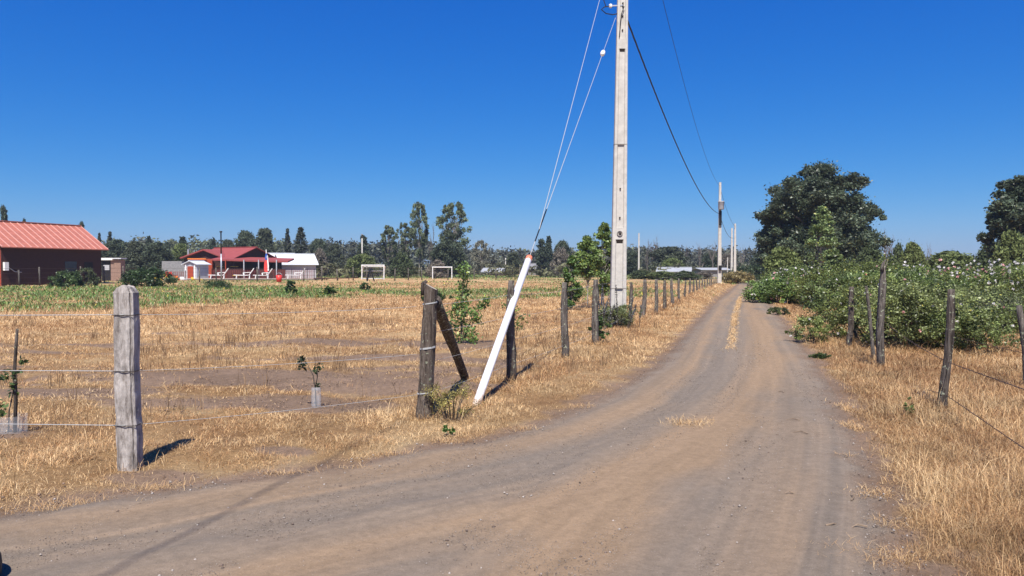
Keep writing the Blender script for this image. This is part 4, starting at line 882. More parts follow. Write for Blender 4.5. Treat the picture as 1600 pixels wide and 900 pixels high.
xq, yq = G(998, 433); cable((xq, yq, Z(384, yq)), (p4x, p4y, Z(383, p4y)), .8, .014, 'faint wire from the lone field pole to the far pair')
# guy wires with white guard tube
gt = thing('guy_wire', 'two pale stay wires running down from the big pole into a leaning white tube', 'guy wire')
ax, ay = G(741, 636); az = gzf(ax, ay)
px_, py_, pz_ = p1x, p1y, Z(33, p1y)
A_ = Vector((ax, ay, az-.05)); B_ = Vector((p1x-.1, p1y-.12, Z(30, p1y))); T_ = Vector((p1x-.1, p1y-.1, 10.05))
fg = .195
for it in range(40):
    q = A_.lerp(B_, fg); yy_ = Z(402, q.y)
    fg += .002 if q.z < yy_ else -.002
tp_ = A_.lerp(B_, fg)
m = MB(); d_ = (tp_-A_).normalized(); m.tube([A_, A_+d_*.3, tp_-d_*.08], [.046, .047, .047], 16, True); m.obj('guard_tube', M_pvc, gt, True, label='leaning white plastic tube over the lower stay wire')
m = MB(); m.tube([tp_-d_*.08, tp_], .048, 16, True); m.obj('tube_band', M_orange, gt, True)
m = MB(); m.tube([tp_, B_], .0055, 5, False); m.obj('strand', M_wire, gt)
s2 = A_.lerp(B_, fg+.05); m = MB(); m.tube([tp_, s2, T_], .0055, 5, False); m.obj('strand', M_wire, gt)
k1, k2 = A_.lerp(B_, .245), A_.lerp(B_, .31); m = MB(); m.tube([k1, k2], .011, 6); m.obj('grip', M_black, gt)
# insulator on the lower stay
fi = .8
for it in range(60):
    q = A_.lerp(B_, fi); fi += .002 if q.z < Z(83, q.y) else -.002
c_ = A_.lerp(B_, fi); dd = (B_-A_).normalized(); m = MB(); m.tube([c_-dd*.10, c_-dd*.08, c_-dd*.01, c_, c_+dd*.01, c_+dd*.08, c_+dd*.10], [.02, .05, .055, .035, .055, .05, .02], 12); m.obj('insulator', M_white, gt, True)
# slim plain poles on the left
def slim(px, py, tp, r, lab, mat, topmat=None, split=0, cat='pole', name='slim_pole'):
    x, y = G(px, py); z = gzf(x, y); H = Z(tp, y)-z; t = thing(name, lab, cat, (x, y, z)); m = MB()
    m.tube([(0, 0, -.1), (0, 0, H*(1-split))], [r, r*.9], 8); m.obj('shaft', mat, t, True)
    if topmat: m = MB(); m.tube([(0, 0, H*(1-split)), (0, 0, H-.15), (0, 0, H-.15), (0, 0, H)], [r*.85, r*.8, r*1.7, r*1.7], 8); m.obj('top_section', topmat, t, True)
slim(346, 441, 361, .085, 'tall steel mast with dark upper half in front of the red house', M_steel, M_rubber, .45)
slim(566, 432, 366, .11, 'slim pale pole with pointed dark top behind the netted goal', M_conc, M_conc_d, .1)
slim(790, 428, 403, .13, 'short pale post left of the white tube far across the field', M_conc)
slim(940, 476, 405, .028, 'thin white stake with a knob beside the leafy saplings', M_white, M_white, .06, 'stake', 'white_stake')
x, y = G(1056, 434); m = MB(); m.tube([(x, y, 0), P(1047, 418, y)], .09, 8); m.obj('white_tube', M_pvc, label='small leaning white tube beyond the roadside posts below the white roof', cat='tube')

# ------------------------------------------------------------------ far fences
def far_fence(pts, lab, cat='fence', posts=True, hz=1.2, mat=M_old, r=.05, nw=4, mesh_fence=False, name='wire_fence', wr=.008, hs=None):
    t = thing(name, lab, cat); W_ = []
    for i, (px, py) in enumerate(pts):
        x, y = G(px, py); h = hz*(.88+.24*((px*7.3) % 1)); W_.append((x, y)); m = MB(); m.tube([(x, y, -.1), (x+.03*math.sin(px), y, h)], [r, r*.9], 7); m.obj('post', mat, t, True)
    for k in range(nw):
        z = hz*(.2+.75*k/max(1, nw-1)); wire(t, [(a, b-.06, z) for a, b in W_], wr, M_rustwire, 'wire', 4)
    return t
far_fence([(-40, 450), (30, 448), (62, 447), (126, 445), (163, 443), (193, 443), (235, 442), (312, 442), (338, 441), (402, 441), (475, 440), (503, 440), (527, 440), (552, 439), (573, 439), (617, 439), (638, 438), (659, 438), (700, 438), (741, 437), (775, 437), (812, 437)], 'far field fence of thin posts and wires in front of the red house and goals', hz=1.55, r=.065)
far_fence([(p, 429.5-(p-500)*.0018) for p in (512, 524, 543, 590, 612, 645, 668, 690, 722, 752, 760, 770, 800, 822, 838, 850, 872, 900, 925)], 'distant fence of pale posts beyond the football goals', hz=1.7, r=.08, mat=M_conc_d)

# ------------------------------------------------------------------ buildings
def gable(name, label, cx, cy, L, D, hw, hr, yaw, wallm, roofm, gm=None, oh=.4, og=.35, ribs=0, ribm=None, parts=None, cat='house', base=0, thick=.06):
    """gabled building: ridge along local X, long walls at local -Y and +Y"""
    t = thing(name, label, cat, (cx, cy, base), yaw); a, b = L/2, D/2
    for (x0, x1, y0, y1, nm) in ((-a, a, -b, -b+.12, 'wall'), (-a, a, b-.12, b, 'wall')):
        m = MB(); m.box(x0, x1, y0, y1, -.1, hw); m.obj('wall', wallm, t)
    for s in (-1, 1):
        x0 = s*a; x1 = s*(a-.12); m = MB()
        p = [(-b+.122, -.1), (b-.122, -.1), (b-.122, hw), (0, hr-.08), (-b+.122, hw)]
        n = len(p); m.v = [(x0, q, z) for q, z in p]+[(x1, q, z) for q, z in p]
        m.f = [tuple(range(n)), tuple(range(n, 2*n))[::-1]]+[(i, i+n, (i+1) % n+n, (i+1) % n) for i in range(n)]
        m.obj('gable_wall', gm or wallm, t)
    sl_ = (hr-hw)/b
    for s in (-1, 1):
        m = MB(); e = b+oh; ze = hw-sl_*oh
        P_ = [(-a-og, 0, hr), (a+og, 0, hr), (a+og, s*e, ze), (-a-og, s*e, ze)]
        m.v = [(x, y, z+.02) for x, y, z in P_]+[(x, y, z-thick) for x, y, z in P_]
        m.f = [(0, 1, 2, 3) if s < 0 else (3, 2, 1, 0), (4, 5, 6, 7), (0, 4, 5, 1), (1, 5, 6, 2), (2, 6, 7, 3), (3, 7, 4, 0)]
        rf_ = m.obj('roof', roofm, t)
        if ribs:
            m = MB(); nr_ = int((L+2*og)/ribs)
            for i in range(nr_+1):
                x = -a-og+.03+(L+2*og-.06)*i/nr_; m.bar((x, s*.05, hr+.03-sl_*.05), (x, s*(e-.01), ze+.03), .09, .05)
            m.obj('ribs', ribm or roofm, rf_)
    m = MB(); m.bar((-a-og, 0, hr+.05), (a+og, 0, hr+.05), .3, .08); m.obj('ridge_cap', ribm if False else roofm, t)
    return t
def box_part(t, name, x0, x1, y0, y1, z0, z1, mat, **k): m = MB(); m.box(x0, x1, y0, y1, z0, z1); return m.obj(name, mat, t, **k)

# red shed on the left
c0 = Vector((X(3, 63), 63, 0)); dirv = Vector((3.3, 9.0, 0)); Ls = 9.7; dv = dirv.normalized(); nv = Vector((-dv.y, dv.x, 0))
ctr = c0+dv*Ls/2+nv*3.0; yaw = math.atan2(dv.y, dv.x)
shed = gable('red_shed', 'long dark red wooden shed with ribbed pale red metal roof at the left edge', ctr.x, ctr.y, Ls, 6.0, 3.6, 5.55, yaw, M_brown, M_redroof, M_redwall, oh=.55, og=.35, ribs=.62, ribm=M_redroof2, cat='shed')
box_part(shed, 'window', 1.0, 2.2, -3.02, -2.97, 1.0, 2.1, M_glass); box_part(shed, 'door', 3.0, 3.9, -3.02, -2.97, 0, 2.05, M_dark)
box_part(shed, 'meter_box', -4.75, -4.4, -3.22, -3.0, 1.3, 2.0, M_white)
m = MB(); m.tube([(-4.4, -3.1, 1.6), (-3.8, -3.1, 1.2), (-3.2, -3.1, 1.15)], .03, 6); m.obj('cable', M_greywall, shed)
# small white-roofed hut
Yh = 88
def PX(px): return X(px, Yh)
hut = thing('small_hut', 'small brick hut with flat white roof edge right of the red shed', 'hut', (PX(174), Yh, 0))
w = (PX(190)-PX(159))/2
box_part(hut, 'wall', -w*.05, w*.95, 0, 1, 0, Z(406, Yh), M_brick); box_part(hut, 'frame_wall', -w, -w*.05-.003, .05, 1, 0, Z(406, Yh), M_dark)
box_part(hut, 'roof', -w*1.1, w*.25, -.3, 1.1, Z(406.5, Yh), Z(403, Yh), M_white); box_part(hut, 'roof_edge', w*.25+.003, w*1.12, -.3, 1.1, Z(404.5, Yh), Z(403, Yh), M_whiteroof)
box_part(hut, 'window', -w*.8, -w*.2, .0, .045, Z(422, Yh), Z(414, Yh), M_greywall)
m = MB(); m.box(X(253, 100), X(296, 100), 100, 100.25, 0, Z(408, 100)); gw = m.obj('block_wall', M_grey, label='low grey block wall between the dark trees and the red house', cat='wall')
# red house group
Yr = 100
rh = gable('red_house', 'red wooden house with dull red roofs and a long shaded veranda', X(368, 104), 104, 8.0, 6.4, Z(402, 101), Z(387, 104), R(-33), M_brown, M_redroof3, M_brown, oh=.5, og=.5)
def wall_at(t, name, px0, px1, py0, py1, Y, mat, dpt=.15, **k):
    """a wall or board square to the road field, in the house's own frame"""
    M_ = t.matrix_world.inverted() if False else (Matrix.Translation(t.location) @ Matrix.Rotation(t.rotation_euler.z, 4, 'Z')).inverted()
    m = MB(); m.box(X(px0, Y), X(px1, Y), Y, Y+dpt, max(0, Z(py1, Y)) if py1 < 436 else 0, Z(py0, Y), M_); return m.obj(name, mat, t, **k)
# left wing, gable to the front
Mi = (Matrix.Translation(rh.location) @ Matrix.Rotation(rh.rotation_euler.z, 4, 'Z')).inverted()
def wing(apx, apy, lx, ly, rx, ry, Y, depth, skew, wallm, roofm):
    A0, L0, R0 = Vector(P(apx, apy, Y)), Vector(P(lx, ly, Y)), Vector(P(rx, ry, Y)); d = Vector((skew, depth, 0))
    for a, b in ((A0, L0), (A0, R0)):
        m = MB(); vs = [a, b, b+d, a+d]; vs = [Mi @ (v+Vector((0, 0, .02))) for v in vs]+[Mi @ (v-Vector((0, 0, .14))) for v in vs]
        m.v = [tuple(v) for v in vs]; m.f = [(0, 1, 2, 3), (7, 6, 5, 4), (0, 4, 5, 1), (1, 5, 6, 2), (2, 6, 7, 3), (3, 7, 4, 0)]; m.obj('roof', roofm, rh)
    m = MB(); o = Vector((0, .5, -.16)); q = [A0+o, L0+o+Vector((.35, 0, -.03)), Vector((L0.x+.6, Y+.5, 0)), Vector((R0.x-.4, Y+.5, 0)), R0+o+Vector((-.35, 0, -.03))]
    vs = [Mi @ v for v in q]+[Mi @ (v+Vector((0, .12, 0))) for v in q]; m.v = [tuple(v) for v in vs]; n = 5; m.f = [tuple(range(n)), tuple(range(n, 2*n))[::-1]]+[(i, i+n, (i+1) % n+n, (i+1) % n) for i in range(n)]
    m.obj('gable_wall', wallm, rh)
wing(317, 389.5, 281, 402.5, 356, 405, 99.5, 6, 1.2, M_brown, M_redroof3)
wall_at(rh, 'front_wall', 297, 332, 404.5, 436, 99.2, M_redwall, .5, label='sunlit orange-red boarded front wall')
wall_at(rh, 'beam', 293, 322, 403.5, 405.2, 98.9, M_orangeobj, .15)
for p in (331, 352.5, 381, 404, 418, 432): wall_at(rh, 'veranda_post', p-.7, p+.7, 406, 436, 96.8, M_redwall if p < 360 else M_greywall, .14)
m = MB(); q = [Vector(P(329, 404.6, 97)), Vector(P(450, 408, 97)), Vector((X(446, 97), 101, Z(405.5, 97)+.2)), Vector((X(331, 97), 101, Z(403, 97)+.25))]
vs = [Mi @ v for v in q]+[Mi @ (v-Vector((0, 0, .2))) for v in q]; m.v = [tuple(v) for v in vs]; m.f = [(0, 1, 2, 3), (7, 6, 5, 4), (0, 4, 5, 1), (1, 5, 6, 2), (2, 6, 7, 3), (3, 7, 4, 0)]; m.obj('veranda_roof', M_redroof3, rh)
wall_at(rh, 'back_wall', 332.5, 440, 406.8, 436, 100.4, M_dark, .15)  # near-black wall: the veranda's shade is put into its colour
wall_at(rh, 'railing', 332.5, 381, 420, 436, 97.2, M_brown, .08); wall_at(rh, 'railing', 404.8, 446, 420.5, 436, 97.2, M_brown, .08)
m = MB(); v0 = Mi @ Vector((X(292, 101), 101.5, Z(400, 101))); m.tube([v0, v0+Vector((0, 0, .9))], .12, 8); m.obj('flue', M_steel, rh)
# white roofed house
wh = gable('white_roofed_house', 'pale clad house with bright white metal roof right of the red house', X(460, 106), 106.5, 4.7, 5.0, Z(411, 104), Z(397, 106.5), R(26), M_greywall, M_whiteroof, M_brown, oh=.4, og=.3)
gable('white_roofed_annex', 'lower white metal roof tucked between red house and white roofed house', X(430, 110), 111, 4.4, 4.4, Z(404, 109), Z(396, 111), R(26), M_greywall, M_whiteroof, M_brown, oh=.35, og=.3, cat='annex')
# play house
ph = gable('play_house', 'small play house with pale grey roof and red door in front of the red house', X(306, 95), 95.2, 2.0, 2.0, Z(412, 95), Z(407.5, 95), R(70), M_greywall, M_whiteroof, M_greywall, oh=.25, og=.25, cat='play house')
box_part(ph, 'door', -1.05, -1.0, -.45, .45, 0, 1.7, M_redwall)
for s in (-.7, .7): box_part(ph, 'corner_post', -1.1, -.98, s-.08, s+.08, 0, 1.95, M_white)
# sun loungers
def lounger(px, py, lab, flip=1, s=1.0):
    y = 92.6; x = X(px, y); t = thing('sun_lounger', lab, 'sun lounger', (x, y, .2), .25*flip, group='white loungers by the red netting')
    def sl(nm, pts, w=.7, th=.06):
        m = MB(); 
        for (a, b), (c, d) in zip(pts[:-1], pts[1:]):
            v = Vector((c-a, 0, d-b)); L = v.length; M_ = Matrix.Translation((a*s, 0, b*s)) @ Matrix.Rotation(-math.atan2(d-b, c-a), 4, 'Y'); m.box(0, L*s, -w/2*s, w/2*s, -th*s, 0, M_)
        return m.obj(nm, M_white, t)
    sl('seat', [(-1.25, .42), (-.2, .38), (.25, .40)]); sl('backrest', [(.27, .40), (.75, 1.12)])
    for a in (-1.0, .3):
        for b in (-.3, .3): m = MB(); m.bar((a*s, b*s, 0), ((a+.05)*s, b*s, .37*s), .07*s); m.obj('leg', M_white, t)
    for b in (-.36, .36): m = MB(); m.bar((-.3*s, b*s, .62*s), (.42*s, b*s, .66*s), .06*s); m.bar((-.25*s, b*s, .36*s), (-.3*s, b*s, .62*s), .05*s); m.obj('armrest', M_white, t)
lounger(345, 436.5, 'white plastic lounger partly behind the steel mast', s=1.15); lounger(385, 436.5, 'white plastic lounger between the steel mast and the hanging flag', s=1.15)
lounger(414, 436.5, 'white plastic lounger right behind the hanging flag', s=1.1); lounger(465, 436.8, 'white plastic lounger in front of the white-roofed house', s=1.15)
# flag
Yf = 93; t = thing('flag', 'red, white and blue flag hanging limp from a thin white pole', 'flag', (X(416.8, Yf), Yf, 0)); u = Yf/F
m = MB(); m.tube([(0, 0, -.1), (-.05, 0, Z(390, Yf))], .035, 8); m.obj('flagpole', M_white, t, True)
def cloth(nm, pts, mat):
    m = MB(); k = len(pts)
    for i, (l, r_, py) in enumerate(pts):
        z = Z(py, Yf)
        for j in range(5): f = j/4; m.v.append((((l+(r_-l)*f)-416.8)*u, -.07-.06*math.sin(f*9+i*.6), z))
    m.f = [(i*5+j, i*5+j+1, (i+1)*5+j+1, (i+1)*5+j) for i in range(k-1) for j in range(4)]; return m.obj(nm, mat, t, True)
cloth('blue_canton', [(415.8, 418, 396), (414.6, 418.4, 401), (415, 418, 406)], M_blue); cloth('red_stripe', [(415, 417, 406), (413.4, 418, 411), (413, 418.6, 420), (414.2, 418.6, 425)], M_redcl)
cloth('white_stripe', [(418.05, 419, 399), (418.5, 419.6, 406), (418.7, 420.4, 415), (418.7, 420.2, 423)], M_white)
# tables, bucket, play things
for px, py, lab in ((370, 430, 'low yellow-topped table in front of the veranda'), (345, 416, 'yellow-topped bench table under the veranda near the steel mast'), (366, 416, 'yellow-topped bench table under the veranda right of the steel mast')):
    Y = 94 if py > 420 else 98.3; z = Z(py, Y); t = thing('picnic_table', lab, 'table', (X(px, Y), Y, 0)); box_part(t, 'tabletop', -.42, .42, -.3, .3, z-.07, z, M_yellow)
    for a in (-.36, .36): m = MB(); m.bar((a, -.2, 0), (a, -.2, z-.07), .06); m.bar((a, .2, 0), (a, .2, z-.07), .06); m.obj('leg', M_brown, t)
x, y = G(436, 441); t = thing('bucket', 'red plastic bucket standing at the fence below the red netting', 'bucket', (x, y, 0)); m = MB(); m.lathe([(0, 0), (.26, 0), (.32, .75), (.28, .75), (.24, .05)]); m.obj('body', M_redpl, t, True)
m = MB(); m.tube([(.3*math.cos(a*PI/8), 0, .75+.22*math.sin(a*PI/8)) for a in range(9)], .02, 5, False); m.obj('handle', M_steel, t, True)
x, y = G(240, 440); Yk = y
t = thing('slide', 'small yellow play slide showing above the dark bush', 'slide', (x, y, 0)); m = MB(); a_, b_2 = Vector((-.75, 0, Z(431.5, Yk))), Vector((.6, 0, Z(437, Yk))); m.bar(a_, b_2, .5, .08); m.bar(a_+Vector((0, -.25, .1)), b_2+Vector((0, -.25, .1)), .06, .2); m.obj('chute', M_yellow, t)
m = MB(); m.bar((-.7, .2, 0), (-.7, .2, 1.0), .08); m.bar((-.7, -.2, 0), (-.7, -.2, 1.0), .08); m.obj('ladder', M_redpl, t)
rr = random.Random(8)
for k, (px, py, mt, s, lab) in enumerate(((268, 428, M_redpl, 1.3, 'red plastic play seat, largest of the play things by the red netting'), (262, 431, M_yellow, .8, 'yellow ride-on toy beside the largest red play seat'), (251, 437, M_yellow, .9, 'yellow toy just above the dark bush'), (243.5, 439, M_orangeobj, .7, 'orange toy low beside the dark bush'), (276, 434, M_orangeobj, .8, 'orange toy left of the play house'), (287, 437, M_white, .8, 'white toy chair before the play house'), (273, 438, M_white, .7, 'white toy chair left of the play house'), (302, 438, M_yellow, .5, 'yellow toy before the play house door'), (314, 438, M_yellow, .45, 'yellow toy at the right corner of the play house'))):
    Y = 91-(k % 3); z0 = 0; t = thing('toy_chair', lab, 'toy', (X(px, Y), Y, 0), rr.uniform(-1, 1)); z = max(.25, Z(py, Y)); m = MB(); m.box(-.4*s, .4*s, -.3*s, .3*s, z*.55, z*.55+.14*s); m.obj('seat', mt, t)
    m = MB(); M_ = Matrix.Translation((-.38*s, 0, z*.55+.14*s)) @ Matrix.Rotation(-.25, 4, 'Y'); m.box(-.06*s, .06*s, -.3*s, .3*s, 0, z*.45+.1, M_); m.obj('backrest', mt, t)
    for a in (-.3, .3):
        for b in (-.22, .22): m = MB(); m.bar((a*s, b*s, 0), (a*s*.9, b*s*.9, z*.56), .08*s); m.obj('leg', mt, t)
# red netting fence round the pool yard
def netting(pts, z1, lab):
    t = thing('netting_fence', lab, 'fence')
    for (a, b), (c, d) in zip(pts[:-1], pts[1:]):
        L = math.hypot(c-a, d-b); m = MB(); n = int(L/.22)
        for i in range(n+1): f = i/n; m.bar((a+(c-a)*f, b+(d-b)*f, .02), (a+(c-a)*f, b+(d-b)*f, z1), .028)
        for k in range(8): m.bar((a, b, .05+(z1-.08)*k/7), (c, d, .05+(z1-.08)*k/7), .026)
        m.obj('net_panel', M_net, t)
    for (a, b) in pts: m = MB(); m.tube([(a, b, -.1), (a, b, z1+.15)], .045, 7); m.obj('post', M_brown, t)
netting([(X(p, 92), 92) for p in (174, 200, 226, 262, 290)], 1.05, 'dark red netting fence around the play things left of the play house')
netting([(X(p, 94.5), 94.5) for p in (331, 352, 378, 404, 430, 456, 480, 491)], 1.25, 'dark red netting fence in front of the veranda and white-roofed house')
t = thing('low_rail', 'long low dark red rail running from the netting to the netted goal', 'rail'); m = MB(); m.bar((X(490, 88), 88, .28), (X(560, 92), 92, .32), .1); m.obj('rail', M_brown, t)
for p in (492, 510, 528, 545): m = MB(); m.bar((X(p, 89), 89, 0), (X(p, 89), 89, .3), .08); m.obj('post', M_brown, t)
t = thing('yard_paving', 'pale concrete strip of paving in front of the red house', 'paving'); m = MB(); m.box(X(205, 93), X(500, 93), 90.6, 99, .12, .2); m.obj('slab', plain('yard_slab', (.36, .30, .24), .9, .15, 3), t)
# football goals
Yg = 97
def goal(px0, px1, top, Y, lab, deep, net):
    x0, x1 = X(px0, Y), X(px1, Y); h = Z(top, Y); t = thing('football_goal', lab, 'goal', ((x0+x1)/2, Y, 0)); w = (x1-x0)/2; r = .065
    for s in (-1, 1): m = MB(); m.tube([(s*w, 0, -.1), (s*w, 0, h)], r, 8); m.obj('goalpost', M_white, t)
    m = MB(); m.tube([(-w-r, 0, h), (w+r, 0, h)], r, 8); m.obj('crossbar', M_white, t)
    if deep:
        for s in (-1, 1): m = MB(); m.tube([(s*w, 0, h), (s*w-.0, 1.0, h*.9), (s*w-.55, 2.2, .05), (s*w, 0, .05)], r*.8, 8); m.obj('side_stay', M_white, t)
        m = MB(); m.tube([(-w-.55, 2.2, .08), (w-.55, 2.2, .08)], r*.8, 8); m.tube([(-w, 1, h*.9), (w, 1, h*.9)], r*.6, 8); m.tube([(-w-.2, 1.4, h*.6), (w-.2, 1.4, h*.6)], r*.5, 8); m.obj('back_bar', M_white, t)
        m = MB(); [m.bar((-w+2*w*i/16, 1.0, h*.9), (-w-.55+2*w*i/16, 2.2, .06), .012) for i in range(17)]; [m.bar((-w-.55*(1-k/8), 1+1.2*(1-k/8), h*.9*k/8), (w-.55*(1-k/8), 1+1.2*(1-k/8), h*.9*k/8), .012) for k in range(9)]; m.obj('net', M_greywall, t)
goal(565.5, 600, 414.5, Yg, 'white football goal with slanted side stays and net, left of two', True, True)
goal(676, 706, 417.5, 104, 'plain white football goal frame without net, right of two', False, False)
x, y = G(578.5, 440.5); t = thing('trestle', 'black A-shaped trestle standing in front of the netted goal', 'trestle', (x, y, 0)); h = Z(419.5, y)
m = MB(); m.bar((-.32, -.2, 0), (.0, 0, h), .2, .1); m.obj('leg', M_rubber, t); m = MB(); m.bar((.42, .2, 0), (.02, .05, h), .2, .1); m.obj('leg', M_rubber, t); m = MB(); m.bar((-.2, -.05, h*.35), (.25, .05, h*.35), .08); m.obj('brace', M_rubber, t)
# far roofs
gable('distant_house', 'distant low house with white roof left of the red-topped tube', X(779, 150), 150, 5.5, 5, Z(424, 150), Z(419, 150), R(-10), M_grey, M_farroof)
gable('distant_barn', 'distant barn with dark grey roof behind the pair of conifers', X(858, 150), 152, 9, 7, Z(424, 150)+.6, Z(416.5, 150)+.6, R(5), M_grey, M_grey, cat='barn')
gable('distant_house', 'distant house with long white roof behind the row of fence posts', X(1056, 112), 113, 4.4, 5, Z(424.5, 112)+.1, Z(419, 112)+.1, R(-14), M_grey, M_farroof)
gable('distant_house', 'small distant white-roofed building beside the second concrete pole', X(1114, 120), 121, 4.6, 4, Z(427, 120)+.6, Z(421, 120)+.2, R(8), M_grey, M_farroof)

# ------------------------------------------------------------------ seedlings on the left
def leafset(parent, pts, per, rad, leaf, rgb, seed):
    rg = np.random.default_rng(seed); V, Q, col = leaves(np.array(pts), rad, per, leaf, rgb, rg, .9, .2, .35, .06, long=1.3); me = mesh_np('leaves', V, Q, col); me.materials.append(M_leaf); return link('leaves', me, None, parent)
x, y = G(494, 640); z = gzf(x, y); t = thing('seedling', 'two-stemmed seedling growing out of a clear ribbed plastic bottle in bare soil', 'seedling', (x, y, z)); u = y/F
m = MB(); m.tube([(0, 0, 0), (-.01, 0, .2), (-.03, 0, .34), (-.10, 0, .48)], [.006, .006, .005, .003], 6); m.tube([(-.01, 0, .2), (.015, 0, .32), (.02, 0, .45)], [.006, .005, .003], 6); m.obj('stem', M_bark, t, True)
leafset(t, [(-.15, 0, .50), (-.17, 0, .46), (-.13, .01, .43), (-.145, 0, .54), (-.165, 0, .5), (-.14, 0, .47)], 9, .04, .035, (.035, .055, .03), 1)
o = leafset(t, [(.01, 0, .36), (.03, 0, .40), (.015, 0, .44), (-.01, 0, .39), (.035, 0, .43), (0, 0, .26), (.02, 0, .24)], 7, .04, .032, (.055, .085, .035), 2)
bt = thing('plastic_bottle', 'clear ribbed plastic bottle sleeve around the two-stemmed seedling', 'bottle', (x, y, z)); m = MB(); pr = [(.052, -.02)]+[(.052+(.003 if k % 2 else 0), .014*k) for k in range(14)]+[(.05, .2), (.042, .215)]; m.lathe(pr, n=20); m.obj('sleeve', M_clear, bt, True)
x, y = G(20, 680); z = gzf(x, y)
t = thing('seedling', 'leafy seedling tied to a dark crooked stake in a wide clear plastic sleeve', 'seedling', (x, y, z)); u = y/F
m = MB(); m.tube([(.0, .02, -.1), (.02, .02, .3), (.015, .02, .6), (.03, .02, .8), (.045, .02, .96)], [.017, .019, .016, .015, .013], 8, True, .12, random.Random(2)); m.obj('stake', M_dark_post, t, True)
m = MB(); m.tube([(-.04, 0, 0), (-.03, 0, .2), (.02, 0, .42), (0, 0, .58)], [.007, .006, .005, .003], 6); m.obj('stem', M_bark, t, True)
leafset(t, [(0, 0, .52), (-.05, 0, .53), (-.10, 0, .5), (.03, 0, .46), (-.02, 0, .58), (.0, 0, .42), (.10, 0, .67), (.13, 0, .66), (.05, 0, .56), (-.1, 0, .2), (-.12, 0, .15), (-.08, 0, .25), (-.14, 0, .28), (.02, 0, .36)], 8, .045, .04, (.07, .11, .035), 5)
bt = thing('plastic_sleeve', 'wide clear plastic sleeve around the foot of the staked seedling', 'sleeve', (x, y, z)); m = MB(); m.lathe([(.118, -.02), (.12, .05), (.116, .1), (.121, .165)], n=24); m.obj('sleeve', M_clear, bt, True)
# bushy shrub behind the brace post
def shrub_free(px, py, lab, blobs, seed, rgb, leaf=.055, per=34, name='leafy_shrub'):
    x, y = G(px, py); z = gzf(x, y); t = thing(name, lab, 'shrub', (x, y, z)); u = y/F
    pts = [((a-px)*u, random.Random(seed+i).uniform(-.12, .12), Z(b, y)-z) for i, (a, b, r) in enumerate(blobs)]; rad = np.array([r*u*1.35 for a, b, r in blobs])
    rg = np.random.default_rng(seed); V, Q, col = leaves(np.array(pts), rad, per, leaf, rgb, rg, 1, .2, .35, .05, long=1.2); me = mesh_np('leaves', V, Q, col); me.materials.append(M_leaf); link('leaves', me, None, t)
    m = MB(); [m.tube([(0, 0, -.05), (p[0]*.4, p[1]*.4, p[2]*.5), p], [.014, .01, .004], 5, False) for p in pts[::2]]; m.obj('stems', M_bark, t)
shrub_free(720, 540, 'leafy green young shrub with upright and slanting branches right of the bark-covered post', [(725, 420, 9), (729, 432, 8), (722, 445, 9), (727, 458, 8), (721, 470, 8), (705, 492, 12), (722, 490, 14), (712, 508, 14), (730, 506, 13), (718, 524, 13), (735, 520, 10), (742, 488, 8), (752, 478, 6), (760, 470, 5), (702, 512, 10), (740, 530, 6), (745, 498, 7), (712, 480, 6), (727, 480, 9)], 3, (.15, .235, .065), per=95, leaf=.05)
shrub_free(800, 520, 'leafy growth behind the dark charred-looking post', [(808, 505, 10), (815, 498, 8), (790, 478, 6), (812, 515, 9), (806, 485, 6)], 5, (.12, .19, .05))
shrub_free(898, 475, 'leafy green shrub at the foot of the pale saplings', [(890, 448, 12), (900, 452, 12), (885, 460, 10), (905, 465, 10), (895, 462, 12)], 6, (.11, .18, .05), leaf=.09)
# upright flowering stalks by the pole
rr = random.Random(12)
for k in range(10):
    px = rr.uniform(936, 1000); Yk = rr.uniform(17.6, 19.3); xk = X(px, Yk); H = rr.uniform(.5, 1.0)*(1.25 if k % 4 == 0 else 1); lx = rr.uniform(-.12, .28)
    t = thing('flower_stalk', 'grey-violet flower stalk among the weeds at the foot of the big concrete pole', 'weed', (xk, Yk, gzf(xk, Yk)), group='flower stalks at the foot of the big pole')
    m = MB(); m.tube([(0, 0, 0), (lx*.4, 0, H*.5), (lx, 0, H)], [.008, .007, .003], 5, False); m.obj('stem', M_bark, t)
    rg = np.random.default_rng(k); cs = [(lx*(.4+.6*q), 0, H*(.45+.57*q)) for q in np.linspace(0, 1, 12)]
    V, Q, col = leaves(np.array(cs), .024, 13, .026, (.17, .165, .16), rg, 1.3, .3, .3); me = mesh_np('flower_spike', V, Q, col); me.materials.append(M_dull); link('flower_spike', me, None, t)
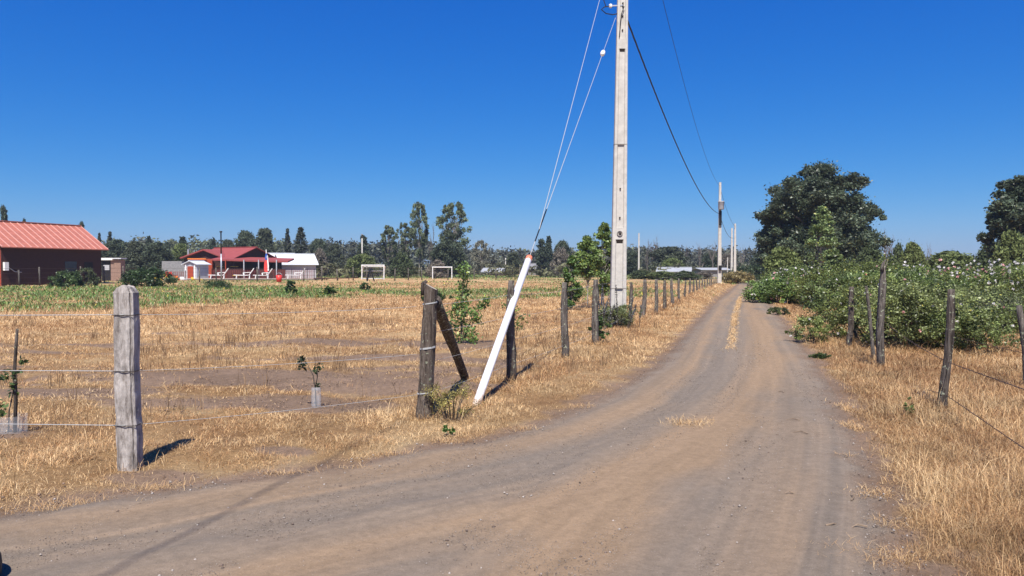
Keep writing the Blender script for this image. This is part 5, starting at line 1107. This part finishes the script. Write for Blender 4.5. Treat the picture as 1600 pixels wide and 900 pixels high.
# dry twigs on the verge
m = MB(); rr = random.Random(5)
for (px, py) in ((1325, 720), (1250, 662), (1262, 683), (1290, 830), (1355, 832), (1240, 778), (740, 696), (1225, 618), (1400, 820), (1330, 790)):
    x, y = G(px, py); z = gzf(x, y)+.035; a = rr.uniform(0, PI); L = rr.uniform(.05, .14)
    k = MB(); k.tube([(0, 0, 0), (L*.5*math.cos(a), L*.5*math.sin(a), .01), (L*math.cos(a+.3), L*math.sin(a+.3), -.005)], [.006, .005, .002], 5)
    m.v, m.f = m.v+[(v[0]+x, v[1]+y, v[2]+z) for v in k.v], m.f+[tuple(i+len(m.v) for i in q) for q in k.f]
m.obj('twig_litter', M_twig, kind='stuff')
# unidentified dark form, built as a flat rubber ring inside the lower left corner
x, y = G(-3, 920); t = thing('dark_form', 'unidentified rounded black form lying at the lower left corner of the road', 'dark_form', (x-.31, y-.06, .085), 0)
m = MB(); n1, n2 = 48, 16
for i in range(n1):
    a = 2*PI*i/n1
    for j in range(n2):
        b = 2*PI*j/n2; cb, sb = math.cos(b), math.sin(b); rq = .235+.075*math.copysign(abs(cb)**.7, cb); m.v.append((rq*math.cos(a), rq*math.sin(a), .085*math.copysign(abs(sb)**.8, sb)))
m.f = [(i*n2+j, ((i+1) % n1)*n2+j, ((i+1) % n1)*n2+(j+1) % n2, i*n2+(j+1) % n2) for i in range(n1) for j in range(n2)]
m.obj('ring_body', M_rubber, t, True)
m = MB(); m.lathe([(.0, -.03), (.14, -.03), (.165, .04)], n=24); m.obj('ring_centre', M_hole, t, True)

# thin summer haze
m = MB(); m.box(-420, 420, -60, 460, -1.6, 17); hz = m.obj('haze', None, kind='stuff')
hm = bpy.data.materials.new('haze'); hm.use_nodes = True; _n = hm.node_tree.nodes; _n.clear(); _o = _n.new('ShaderNodeOutputMaterial'); _p = _n.new('ShaderNodeVolumePrincipled')
_p.inputs['Density'].default_value = .0004; _p.inputs['Color'].default_value = (.72, .82, .95, 1); _p.inputs['Anisotropy'].default_value = .2
hm.node_tree.links.new(_p.outputs[0], _o.inputs['Volume']); hz.data.materials.append(hm)
